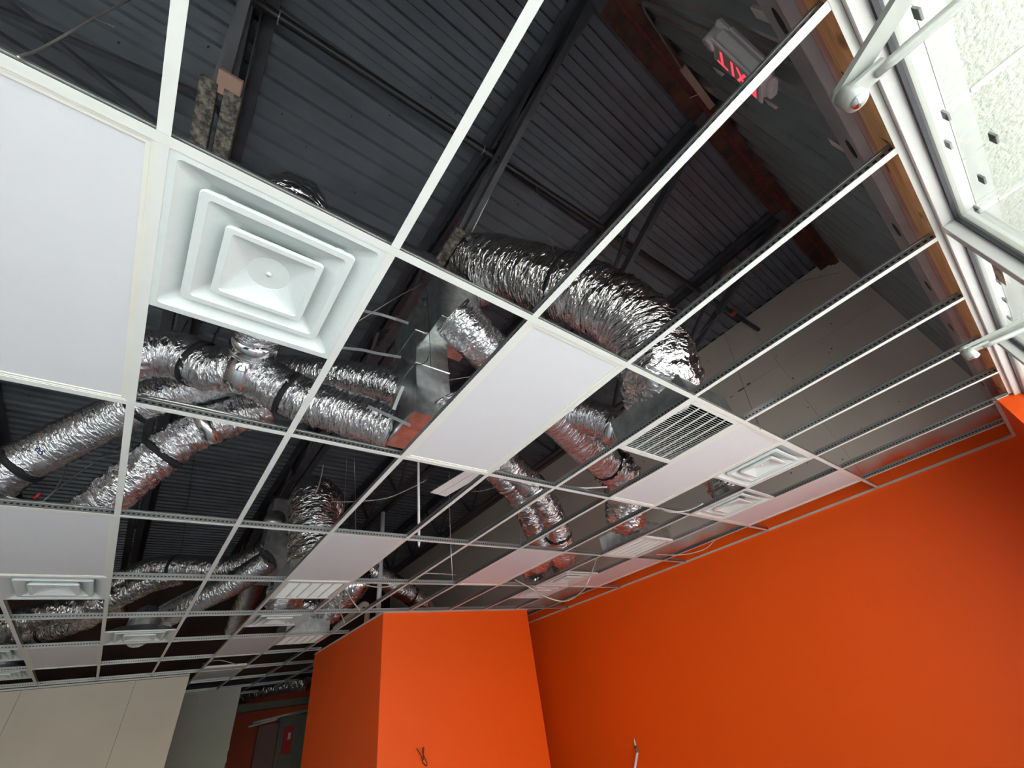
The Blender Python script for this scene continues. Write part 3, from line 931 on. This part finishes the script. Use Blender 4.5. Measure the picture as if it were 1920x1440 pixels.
D[4] = duct([(0.299, 2.441, 3.940), (-0.091, 2.631, 3.755), (-0.336, 2.857, 3.602), (-0.558, 3.069, 3.443), (-0.702, 3.183, 3.305), (-0.766, 3.238, 3.214), (-0.813, 3.281, 3.022)], .150,
     'long stamped foil duct slanting down to the left edge', 'foil_fine', .008, .0012, straps=(.36, .79), seed=7, tails=((.36, .0, .3),))
D[5] = duct([(0.611, 2.484, 3.789), (0.287, 2.661, 3.621), (0.107, 2.790, 3.469), (-0.035, 2.917, 3.268), (-0.175, 3.098, 3.081), (-0.272, 3.248, 2.901)], .148,
     'crinkled foil duct below the stamped one, reaching the second left panel', 'foil', .018, .002, straps=(.52,), collars=((.30, .09),), seed=8, tails=((.52, .0, .2),))
D[6] = duct([(0.584, 2.320, 4.042), (0.796, 2.127, 3.951), (1.044, 1.929, 3.849), (1.274, 1.759, 3.739), (1.372, 1.699, 3.674), (1.449, 1.664, 3.638)], .135,
     'foil duct entering the plenum above the long elbow duct', 'foil', .014, .001, seed=9, rprof=((0, 1), (.85, 1), (1, .86)))
D[7] = duct([(1.496, 0.984, 3.926), (1.675, 1.000, 3.819), (1.936, 1.064, 3.725), (2.396, 1.179, 3.604), (2.870, 1.313, 3.485), (3.311, 1.429, 3.380), (3.674, 1.505, 3.282)], .178,
     'straight foil duct passing over the central light panel towards the right', 'foil_fine', .011, .002, seed=10, straps=(.955,))
D[8] = duct([(3.584, 1.490, 3.343), (3.830, 1.536, 3.246), (4.000, 1.691, 3.118), (4.165, 1.885, 2.989), (4.56, 2.14, 3.15), (4.572, 2.134, 2.94)], .195,
     'crushed foil duct dropping onto the pink slatted grille', 'foil_big', .036, .004, seed=11)
D[9] = duct([(2.769, 1.242, 3.590), (2.868, 1.102, 3.469), (2.961, 0.973, 3.345), (3.042, 0.863, 3.212), (3.136, 0.796, 3.111)], .150,
     'short foil duct half hidden behind the big bending duct', 'foil', .014, .002, seed=12, collars=((.72, .08),))
D[10] = duct([(2.533, 2.303, 3.718), (2.889, 2.439, 3.604), (3.319, 2.621, 3.465), (3.715, 2.865, 3.217), (4.039, 3.163, 2.984), (4.45, 3.85, 3.05), (4.572, 3.962, 2.90)], .150,
     'left one of the twin foil ducts hanging side by side', 'foil', .016, .003, straps=(.60,), collars=((.22, .06),), seed=13)
D[11] = duct([(2.780, 2.305, 3.742), (3.086, 2.357, 3.586), (3.462, 2.453, 3.411), (3.823, 2.634, 3.171), (4.150, 2.922, 2.945), (4.56, 3.36, 3.05), (4.572, 3.353, 2.90)], .158,
     'right one of the twin foil ducts hanging side by side', 'foil', .016, .003, straps=(.56,), collars=((.27, .08),), seed=14)
D[12] = duct([(4.572, .914, 2.90), (4.57, .92, 3.06), (4.50, 1.02, 3.22), (4.40, 1.25, 3.34)], .150,
     'small crumpled foil piece above the right diffusers', 'foil_big', .02, .003, seed=15)
D[13] = duct([(1.524, 3.962, 2.94), (1.51, 3.98, 3.2), (1.48, 4.08, 3.55), (1.50, 4.30, 3.86), (1.62, 4.62, 4.05), (1.85, 4.95, 4.1)], .245,
     'dark crumpled foil duct arching down to the bright slatted grille', 'foil_big', .030, .006, seed=16)
D[14] = duct([(1.353, 5.441, 3.509), (1.065, 5.752, 3.318), (0.792, 6.039, 3.215), (0.594, 6.305, 3.147), (0.426, 6.625, 3.083), (0.293, 6.995, 3.024), (.305, 5.79, 2.92)], .148,
     'reddish foil duct slanting down to the rear left diffuser', 'foil_fine', .010, .003, straps=(.58,), seed=17, tails=((.58, -.1, .2),))
D[15] = duct([(1.354, 5.754, 3.707), (1.060, 6.126, 3.626), (0.779, 6.361, 3.659), (0.369, 6.659, 3.747), (0.096, 6.911, 3.757), (-0.156, 7.126, 3.621)], .155,
     'shiny horizontal foil duct behind the second row of the grid at the left', 'foil', .012, .002, seed=18, straps=(.62,), tails=((.62, -.25, .1),))
D[16] = duct([(0.531, 6.609, 3.682), (0.218, 6.776, 3.612), (-0.083, 7.035, 3.479), (-0.362, 7.227, 3.388), (-0.606, 7.303, 3.372), (-0.837, 7.481, 3.332), (-1.044, 7.618, 3.308), (-1.275, 7.725, 3.251)], .150,
     'dark foil duct passing behind the left edge diffuser', 'foil_big', .02, .002, seed=19)
D[17] = duct([(-0.054, 8.186, 3.696), (-0.379, 8.337, 3.520), (-0.627, 8.611, 3.489), (-0.849, 8.853, 3.463), (-1.100, 8.909, 3.471), (-1.387, 9.034, 3.448)], .165,
     'foil duct with a black strap low at the left edge', 'foil_big', .02, .003, straps=(.62,), seed=20)
D[18] = duct([(2.606, 5.692, 3.632), (2.912, 5.742, 3.479), (3.263, 5.831, 3.332), (3.537, 5.924, 3.248), (3.862, 6.096, 3.130), (4.086, 6.337, 3.037)], .150,
     'small dark ribbed foil duct above the orange box', 'foil', .01, .006, seed=21, straps=(.62,))
D[19] = duct([(2.424, 5.212, 3.262), (2.426, 5.660, 3.175), (2.429, 6.248, 3.121), (2.16, 6.35, 3.15), (2.134, 6.40, 2.94)], .215,
     'crushed foil duct dropping to the small dim grille by the orange box', 'foil_big', .034, .004, seed=22)
D[20] = duct([(1.644, 5.007, 3.165), (1.654, 5.308, 3.044), (1.669, 5.553, 2.968), (1.52, 5.18, 3.1), (1.524, 5.182, 2.90)], .16,
     'shiny foil duct behind the bright slatted grille', 'foil', .02, .003, seed=23)
D[21] = duct([(1.379, 6.497, 3.653), (1.444, 6.940, 3.516), (1.453, 7.407, 3.405), (1.485, 7.937, 3.217)], .15,
     'shadowed foil duct hanging left of the bright slatted grille', 'foil_fine', .012, .003, seed=24)
D[22] = duct([(1.582, 1.319, 3.352), (1.640, 1.327, 3.263), (1.675, 1.345, 3.167), (1.632, 1.369, 3.102)], .13,
     'short foil duct stub on the right side of the plenum', 'foil', .012, .001, seed=25)
D[23] = duct([(1.461, 1.316, 4.267), (1.603, 1.192, 4.336), (1.811, 1.105, 4.475), (2.037, 1.051, 4.648)], .12,
     'foil duct tucked under the near end of the big bending duct', 'foil', .014, .001, seed=26)

D[24] = duct([(2.692, 13.275, 2.780), (2.931, 12.343, 2.774), (3.206, 11.587, 2.736), (3.505, 10.819, 2.690)], .13,
     'crumpled foil duct scrap at the far end above the hallway', 'foil_big', .03, .004, seed=27)
# stamped digits on one duct
def stamp(path, t, ang, text, size, parent, r):
    C_, s_, T, N, B = path
    cu = bpy.data.curves.new('stamp', 'FONT'); cu.body = text; cu.size = size
    to = bpy.data.objects.new('stamp_tmp', cu); COL.objects.link(to)
    me = bpy.data.meshes.new_from_object(to.evaluated_get(bpy.context.evaluated_depsgraph_get()))
    bpy.data.objects.remove(to)
    k0 = int(t * (len(s_) - 1)); ds = s_[1] - s_[0]
    for v in me.vertices:
        q = int(round(-v.co.x / ds)); k = min(len(s_) - 1, max(0, k0 + q)); fx = -v.co.x - q * ds
        a = ang + v.co.y / r
        p = C_[k] + T[k] * fx + (r + .006) * (math.cos(a) * N[k] + math.sin(a) * B[k])
        v.co = p
    me.materials.clear(); me.materials.append(M['blueink'])
    link(bpy.data.objects.new('ink_stamp', me), parent)

def facing(path, t):
    C_, s_, T, N, B = path
    k = int(t * (len(s_) - 1)); v = np.array(CAM_LOC) - C_[k]
    return math.atan2(v @ B[k], v @ N[k])
p4 = D[4][1]
stamp(p4, .26, facing(p4, .26) + .25, '.8', .075, D[4][0], .150)
stamp(p4, .705, facing(p4, .705) - .05, '.8', .075, D[4][0], .150)

# ---------------------------------------------------------------- sheet metal plenum
pl = empty('supply_plenum', (1.40, 1.42, 3.1)); tag(pl, 'grey galvanised supply plenum box where several foil ducts meet', 'plenum')
def plbox(n, x0, x1, y0, y1, z0, z1, mat='galv', bev=.004):
    return MB().box(x0 - 1.40, x1 - 1.40, y0 - 1.42, y1 - 1.42, z0 - 3.1, z1 - 3.1, bev=bev).build(n, M[mat], pl)
plbox('box', 1.34, 1.62, 1.28, 1.68, 3.16, 4.25)
plbox('bottom_flange', 1.31, 1.65, 1.25, 1.71, 3.13, 3.165)
plbox('upper_box', 1.40, 1.78, 0.98, 1.36, 3.86, 4.45)
plbox('seam_band', 1.332, 1.628, 1.272, 1.688, 3.60, 3.615)
plbox('seam_band', 1.332, 1.628, 1.272, 1.688, 3.95, 3.965)
def flat_strap(pts, label, w=.022):
    e = empty('hanger_strap', pts[0]); tag(e, label, 'strap', 'perforated steel hanger straps')
    for a, b in zip(pts[:-1], pts[1:]):
        o = MB().bar(Vector(a) - Vector(pts[0]), Vector(b) - Vector(pts[0]), w, .002, (0.3, .5, .8)).build('strap_length', M['track'], e)
    return e
flat_strap([(0.889, 1.470, 4.145), (1.098, 1.394, 4.112), (1.212, 1.377, 4.107), (1.304, 1.335, 4.065)], 'pale steel hanger strap just right of the large diffuser')
flat_strap([(0.884, 1.715, 3.927), (1.049, 1.607, 3.880), (1.139, 1.559, 3.845), (1.304, 1.460, 3.790)], 'pale steel hanger strap ending at the top of the plenum')
flat_strap([(1.376, 1.219, 3.463), (1.433, 1.204, 3.394), (1.534, 1.198, 3.262)], 'pale steel hanger strap across the right side of the plenum')
flat_strap([(1.248, 1.289, 3.350), (1.237, 1.338, 3.283), (1.229, 1.390, 3.211)], 'pale steel hanger strap across the left side of the plenum')
flat_strap([(1.082, 1.473, 3.248), (1.221, 1.394, 3.150), (1.336, 1.352, 3.087)], 'pale steel hanger strap over the end of the elbow duct')

pl2 = empty('supply_plenum', (1.461, 5.892, 3.729)); tag(pl2, 'dark galvanised plenum box behind the bright slatted grille', 'plenum')
MB().box(-.16, .20, -.18, .20, -.35, .75, bev=.005).build('box', M['galv'], pl2)
MB().cyl((-.1, -.22, .42), (-.1, -.05, .42), .13, 20).build('round_cap', M['galv'], pl2, True)

# ================================================================ exit sign dangling in front of the siding
Lx = Vector((.595, 0, -.804)); Wx = Vector((.804, 0, .595)); Yx = Vector((0, 1, 0))
al = math.radians(3)
Hx = (Wx * math.cos(al) + Yx * math.sin(al)); Tx = (Yx * math.cos(al) - Wx * math.sin(al))
ex = bpy.data.objects.new('exit_sign', None); ex.empty_display_size = .05; link(ex)
ec = Vector((1.555, -1.135, 3.435))
ex.matrix_world = Matrix(((Lx.x, Tx.x, Hx.x, ec.x), (Lx.y, Tx.y, Hx.y, ec.y), (Lx.z, Tx.z, Hx.z, ec.z), (0, 0, 0, 1)))
tag(ex, 'grey exit sign with glowing red letters hanging loose above the grid', 'exit sign')
# local: x along the length, y towards the letters, z up the face
def exb(n, *a, mat='plastic', bev=.006, parent=None):
    return MB().box(*a, bev=bev).build(n, M[mat], parent or ex)
exb('housing', -.135, .165, -.030, .022, 0, .185, bev=.014)
exb('back_box', -.115, .150, -.048, -.026, .012, .175, bev=.010)
exb('face_rim', -.140, .170, .020, .030, .0, .19, bev=.004)
exb('letter_panel', -.122, .152, .029, .033, .016, .176, mat='plastic_dk', bev=.001)
def bars(n, segs):
    mb = MB()
    for (a, b, c, d) in segs:      # x0,x1,z0,z1 measured along reading direction (-x)
        mb.box(-b, -a, .033, .0345, c, d)
    return mb.build(n, M['exitred'], ex)
zb, zt, s = .032, .158, .013
bars('letter_e', [(-.140, -.140 + s, zb, zt), (-.140 + s, -.092, zb, zb + s), (-.140 + s, -.100, .089, .089 + s), (-.140 + s, -.092, zt - s, zt)])
mb = MB()
for (x0, z0), (x1, z1) in (((.074, zb), (.026, zt)), ((.026, zb), (.074, zt))):
    mb.bar((x0, .0338, z0), (x1, .0338, z1), .0012, s, (1, 0, 0))
mb.build('letter_x', M['exitred'], ex)
bars('letter_i', [(.000, s, zb, zt)])
bars('letter_t', [(.040, .106, zt - s, zt), (.0665, .0665 + s, zb, zt - s)])
hd2 = MB().cyl((-.150, -.028, .06), (-.150, .040, .06), .034, 20).build('lamp_head', M['plastic'], ex, True)
MB().cyl((-.150, .040, .06), (-.150, .043, .06), .028, 20).build('lamp_lens', M['plastic_dk'], hd2, True)
exb('lamp_arm', -.175, -.10, -.040, -.012, .0, .12, bev=.012)
exb('end_cap', .165, .195, -.028, .008, .02, .16, bev=.008)
MB().cyl((.150, -.005, -.0012), (.150, -.005, .0), .006, 12).build('indicator_led', M['ledred'], ex, True)
MB().cyl((.128, -.005, -.0012), (.128, -.005, .0), .005, 12).build('test_button', M['blackwire'], ex, True)

o = wire('sign_cable', [(1.60, -1.16, 3.50), (1.62, -1.17, 3.9), (1.62, -1.165, 4.6), (1.75, -1.165, 4.95), (2.1, -1.165, 5.15), (2.46, -1.165, 5.33)], .006, M['wire'], None, .03)
tag(o, 'thin curved cable leading from the exit sign up to the rusty beam', 'cable')
o = MB().bar((2.47, -1.175, 5.338), (2.95, -1.165, 5.338), .05, .022).build('wood_strip', M['clay'])
tag(o, 'narrow brown wooden strip fixed along the rusty edge beam', 'wood strip')
o = MB().bar((2.72, -1.09, 5.345), (2.76, -1.16, 5.328), .006, .006).build('nail_rod', M['wire'])
tag(o, 'tiny pale nail sticking out beside the brown strip on the beam', 'nail')

# ================================================================ door closer arms
def closer(ex_, ey, ez, ends, label):
    e = empty('door_closer_arm', (ex_, ey, ez)); tag(e, label, 'door closer', 'door closer arms on the storefront')
    (ax, ay), (bx, by) = ends
    v = Vector((ax - ex_, ay - ey, 0))
    MB().bar((0, 0, .012), (v.x, v.y, .012), .028, .010).build('flat_arm', M['closer'], e)
    MB().cyl((0, 0, .006), (0, 0, .018), .0145, 20).build('arm_eye', M['closer'], e, True)
    w = Vector((bx - ex_, by - ey, 0)); t = w.normalized()
    o = MB()
    o.bar(t * .0, t * .05, .026, .007)
    o.build('forked_end', M['closer'], e)
    sweep('rod_arm', [t * .035 + Vector((0, 0, -.004)), t * .06 + Vector((0, 0, -.004)), w * .5 + Vector((0, 0, -.004)), w + Vector((0, 0, -.004))], .0085, M['closer'], e, 16, .02, rprof=((0, .7), (.15, 1), (1, 1)))
    k = MB().cyl((0, 0, -.022), (0, 0, .006), .016, 20).build('knuckle', M['closer'], e, True)
    MB().cyl((0, 0, -.026), (0, 0, -.022), .010, 12).build('knuckle_screw', M['bright'], k, True)
    MB().box(bx - ex_ - .03, bx - ex_ + .03, by - ey - .02, by - ey + .01, -.015, .02, bev=.004).build('shoe', M['closer'], e)
    return e
closer(.930, -.953, 2.16, ((.795, -1.19), (.945, -1.19)), 'pale folded door closer arm with two bars at the upper right')
closer(2.09, -.934, 2.16, ((2.115, -1.19), (2.14, -1.19)), 'pale door closer arm poking in at the right edge, lower of two')
# transom bar the closers are fixed to
MB().box(-0.05, 1.0, -1.30, -1.19, 2.12, 2.18).build('transom_rail', M['frame'], win)

# ================================================================ wires, cables, small fittings
def hang(pts, label, r=.0022, mat='wire', name='hanger_wire', cat='wire', group='thin hanger wires'):
    o = wire(name, pts, r, M[mat], None, .03)
    return tag(o, label, cat, group)
hang([(-0.260, -0.010, 2.775), (-0.386, 0.157, 3.155), (-0.390, 0.153, 3.322), (-0.402, 0.159, 3.489), (-0.473, 0.233, 4.049)], 'twisted hanger wire tied to the tee above the huge light panel', .0035)
hang([(-0.398, 0.153, 3.507), (-0.360, 0.130, 3.462), (-0.320, 0.106, 3.416)], 'loose end of the twisted wire above the huge light panel', .0018)
hang([(1.600, 0.719, 4.815), (1.600, -0.273, 5.258), (1.600, -0.831, 5.403), (1.600, -1.043, 5.439)], 'long pale rod running beside the second joist to the top edge', .006, name='threaded_rod', cat='rod')
hang([(1.992, 0.051, 6.243), (1.986, 0.201, 4.982), (1.948, 0.241, 3.931)], 'very thin wire crossing the deck down to the big foil duct')
hang([(2.791, 0.255, 3.099), (3.430, 0.114, 3.795), (4.635, -0.282, 4.710), (6.020, -1.099, 5.206), (6.646, -1.232, 5.423)], 'thin wire slanting over the bare drywall beside the big duct')
hang([(4.325, -0.048, 4.769), (4.194, -0.015, 4.371), (3.730, 0.015, 3.461), (3.205, -0.021, 2.746)], 'thin hanger wire in front of the bare drywall')
hang([(0.889, 1.403, 3.884), (1.133, 1.227, 4.153), (1.362, 1.196, 4.464)], 'straight pale wire beside the large diffuser', .004)
hang([(1.513, 1.266, 3.461), (1.620, 1.264, 3.530), (1.788, 1.214, 3.590)], 'pale wire between the plenum and the central light panel', .003)
hang([(1.370, 1.140, 4.346), (1.325, 1.043, 3.829), (1.401, 1.170, 3.486)], 'thin dark wire dangling in front of the plenum', .002, 'blackwire')
hang([(1.182, 1.189, 3.499), (1.254, 1.150, 3.439), (1.316, 1.092, 3.438), (1.326, 1.069, 3.483)], 'black looped wire across the plenum face', .003, 'blackwire')
hang([(0.015, 1.246, 2.815), (0.279, 1.234, 2.808), (0.506, 1.244, 2.802), (0.619, 1.252, 2.802), (0.877, 1.255, 2.802), (1.200, 1.246, 2.802)], 'armoured cable lying along the tee under the elbow duct', .008, 'armour', 'armoured_cable', 'cable')
hang([(-0.695, 3.220, 3.136), (-0.607, 3.206, 3.104), (-0.524, 3.181, 3.086), (-0.456, 3.142, 3.078)], 'ribbed cable end beside the second left light panel', .008, 'armour', 'armoured_cable', 'cable')
hang([(-0.467, 3.142, 3.088), (-0.466, 3.252, 3.228), (-0.512, 3.459, 3.565), (-0.576, 3.806, 3.949)], 'bent pale wire rising from the ribbed cable end at the left', .004)
hang([(-0.466, 3.150, 3.096), (-0.419, 3.230, 3.288), (-0.333, 3.316, 3.537), (-0.214, 3.503, 3.907)], 'straight pale wire rising right from the ribbed cable end', .004)
hang([(-0.521, 3.391, 3.472), (-0.353, 3.282, 3.505), (-0.144, 3.147, 3.525)], 'thin level wire crossing behind the left tee', .0025)
o = empty('wire_nut', (-0.516, 3.146, 3.095)); tag(o, 'small red wire connector at the ribbed cable end', 'wire connector')
MB().cyl((0, 0, 0), (.02, -.02, .035), .012, 10, r2=.006).build('connector_cap', M['redtag'], o, True)
hang([(1.389, 3.961, 3.696), (1.441, 3.931, 3.840), (1.478, 4.011, 4.055), (1.508, 4.125, 4.249)], 'curved cable above the dark arching duct', .007, 'cable', 'cable_run', 'cable')
hang([(1.278, 4.324, 3.946), (1.362, 4.182, 3.841), (1.431, 4.059, 3.731)], 'short cable end above the dark arching duct', .006, 'cable', 'cable_run', 'cable')
hang([(1.452, 4.034, 3.736), (1.749, 3.824, 3.666), (2.117, 3.637, 3.675), (2.351, 3.494, 3.761), (2.540, 3.376, 3.863)], 'thin sagging cable right of the dark arching duct', .005, 'cable', 'cable_run', 'cable')
hang([(1.524, 3.265, 3.888), (1.550, 3.282, 3.528), (1.550, 3.243, 3.241)], 'left one of two vertical wires above the pale pink panel')
hang([(1.588, 3.217, 3.876), (1.633, 3.219, 3.513), (1.451, 2.565, 2.817)], 'right one of two vertical wires above the pale pink panel', .003)
hang([(2.246, 2.375, 3.420), (2.260, 2.430, 3.036), (2.276, 2.470, 2.663), (2.329, 2.555, 2.459)], 'long vertical wire left of the bare drywall in the middle', .003)
hang([(3.138, 2.475, 3.354), (3.106, 2.447, 3.084), (2.811, 2.139, 2.656)], 'vertical wire just left of the twin foil ducts', .004)
hang([(2.805, 2.817, 3.496), (2.896, 2.738, 3.487), (3.090, 2.535, 3.502)], 'thin wire sagging behind the twin foil ducts', .003)
hang([(2.814, 2.241, 3.367), (2.831, 2.029, 3.223), (2.851, 1.803, 3.088)], 'pale cable across the top of the twin foil ducts', .006, 'cable', 'cable_run', 'cable')
hang([(2.621, 1.268, 2.809), (2.788, 1.208, 2.799), (2.953, 1.135, 2.801)], 'pale level cable between a tee joint and the crushed duct', .006, 'cable', 'cable_run', 'cable')
hang([(3.790, 1.259, 2.780), (3.692, 1.104, 2.664), (3.819, 0.997, 2.650), (3.856, 0.861, 2.661)], 'drooping pale cable beside the farther right diffuser', .006, 'cable', 'cable_run', 'cable')
hang([(4.287, 2.517, 2.770), (3.800, 2.298, 2.450), (3.856, 2.501, 2.377), (3.830, 2.736, 2.347), (3.659, 2.833, 2.409), (3.539, 2.970, 2.551), (3.469, 3.098, 2.657)], 'pale cable looping below the grid by the twin diffusers', .006, 'cable', 'cable_run', 'cable')
hang([(4.933, 2.162, 2.708), (5.187, 1.970, 2.660), (5.371, 1.780, 2.671), (5.555, 1.679, 2.764), (5.765, 1.532, 2.874)], 'thin cable curving along the top of the orange wall', .005, 'cable', 'cable_run', 'cable')
hang([(2.083, 4.168, 2.899), (2.230, 4.095, 2.837), (2.417, 3.945, 2.810), (2.629, 3.843, 2.877), (2.765, 3.841, 2.921), (3.158, 3.828, 2.910)], 'pale cable draped over the tee above the orange box', .007, 'cable', 'cable_run', 'cable')
hang([(2.119, 4.788, 2.948), (2.145, 4.912, 2.812), (2.167, 4.753, 2.616)], 'curled pale cable left of the bent pipe', .006, 'cable', 'cable_run', 'cable')
hang([(2.153, 4.741, 2.961), (2.252, 4.770, 2.848), (2.351, 4.782, 2.749)], 'stiff pale cable crossing the bent pipe', .007, 'cable', 'cable_run', 'cable')
hang([(3.351, 0.012, 2.829), (3.433, 0.009, 2.921), (3.263, -0.013, 2.767), (3.223, -0.018, 2.727)], 'little curled wire at the tee beside the bare drywall')
hang([(1.221, 8.426, 2.842), (1.389, 8.102, 2.829), (1.640, 7.965, 2.733)], 'thin arched cable at the far grid end', .006, 'cable', 'cable_run', 'cable')

o = wire('drain_pipe', [(2.653, 6.607, 2.919), (2.736, 6.253, 3.008), (2.782, 5.962, 3.071), (2.827, 5.897, 3.091), (2.877, 5.909, 3.035), (2.928, 6.047, 2.865)], .038, M['pvc'], None, .03, 16)
tag(o, 'bent pinkish pipe rising behind the orange box corner', 'pipe')
o = MB().cyl((2.92, 5.6, 2.76), (2.92, 5.6, 4.4), .035, 14).build('vent_pipe', M['plastic'], None, True)
tag(o, 'grey vertical pipe standing above the orange box', 'pipe')
cd = empty('white_conduit', (1.98, 2.50, 2.72)); tag(cd, 'white vertical conduit ending in a pointed tip at a tee', 'conduit')
MB().cyl((0, 0, .03), (0, 0, 1.75), .011, 12).build('conduit_tube', M['white'], cd, True)
MB().cyl((0, 0, .03), (0, 0, 0), .011, 12, r2=.002).build('conduit_tip', M['white'], cd, True)

# loose white channel hung above the grid
a, b = Vector((2.09, 1.36, 3.02)), Vector((1.955, 2.10, 3.02))
ch = empty('ceiling_channel', a); tag(ch, 'pale double channel strip hanging above the grid behind the central panel', 'channel strip')
t = (b - a).normalized(); n_ = Vector((t.y, -t.x, 0))
for k, off in enumerate((-.043, .043)):
    MB().bar(n_ * off, (b - a) + n_ * off, .080, .004).build('channel_web', M['white'], ch)
    MB().bar(n_ * (off + .038) + Vector((0, 0, .01)), (b - a) + n_ * (off + .038) + Vector((0, 0, .01)), .004, .02).build('channel_lip', M['white'], ch)

# ================================================================ back hallway
tb = empty('tube_light', (2.943, 13.10, 2.177)); tag(tb, 'twin tube light fixture hanging aslant in the dark back hallway', 'tube light')
MB().cyl((0, 0, 0), (1.31, .0, .14), .022, 12).build('tube', M['white'], tb, True)
MB().cyl((.10, .03, .06), (1.29, .03, .17), .022, 12).build('tube', M['white'], tb, True)
MB().bar((.06, .07, .045), (1.30, .07, .17), .05, .08).build('tube_tray', M['greypanel'], tb)
cb = empty('electrical_cabinet', (4.0, 12.95, 0)); tag(cb, 'grey cabinet at the far end of the hallway beside the orange box', 'cabinet')
MB().box(-.45, .45, -.2, .2, .2, 2.25, bev=.01).build('cabinet_body', M['greypanel'], cb)
MB().box(-.40, -.02, -.215, -.2, .3, 2.15, bev=.004).build('cabinet_door', M['greypanel'], cb)
rs = MB().box(3.66, 3.86, 12.70, 12.72, 1.55, 2.05, bev=.004).build('red_sign', M['redtag']); tag(rs, 'dark red placard on the grey cabinet in the back hallway', 'placard')
MB().box(3.76, 3.82, 12.695, 12.70, 1.80, 1.93).build('printed_block', M['plastic'], rs)
sw = MB().box(3.28, 3.38, 12.9, 12.93, 1.48, 1.72, bev=.004).build('wall_dispenser', M['white']); tag(sw, 'small white box on the back hallway wall', 'wall box')
MB().box(3.29, 3.37, 12.895, 12.90, 1.63, 1.645).build('box_slot', M['ink'], sw)
dr = empty('door_2', (2.95, 13.12, 0)); dr['kind'] = 'structure'; dr['label'] = 'dull mauve door leaf in the back hallway'
MB().box(.18, .75, -.25, -.1, 0, 2.15).build('door_leaf', plain('mauve_door', (.20, .10, .09), .6), dr)
bm = MB().box(1.2, 5.1, 11.6, 11.75, 2.80, 2.92).build('blue_beam', M['bluebeam']); tag(bm, 'dark blue beam above the far end of the grid', 'beam')

# ================================================================ things on the walls
pn = empty('paint_pole', (5.99, 4.35, 0)); tag(pn, 'white extension pole with a dark grip leaning on the orange wall', 'pole')
p0, p1, p2, p3, p4 = [Vector(q) - Vector((5.99, 4.35, 0)) for q in ((6.030, 4.164, 0.978), (6.030, 4.174, 0.902), (6.020, 4.161, 0.838), (6.010, 4.166, 0.686), (5.80, 4.60, 0.0))]
MB().cyl(p1, p0, .012, 12, r2=.004).build('pole_tip', M['white'], pn, True)
MB().cyl(p2, p1, .018, 12).build('grip', M['greypanel'], pn, True)
MB().cyl(p4, p2, .015, 12).build('pole_shaft', M['white'], pn, True)
o = wire('wall_wire', [(3.180, 4.930, 1.353), (3.221, 4.900, 1.277), (3.266, 4.949, 1.217), (3.276, 4.880, 1.186), (3.276, 4.880, 1.213), (3.248, 4.900, 1.286), (3.241, 4.910, 1.338), (3.261, 4.910, 1.345), (3.259, 4.920, 1.299), (3.273, 4.949, 1.239)], .0045, M['blackwire'], None, .01, 8)
tag(o, 'dark looped wire sticking out of the orange box wall', 'wire')
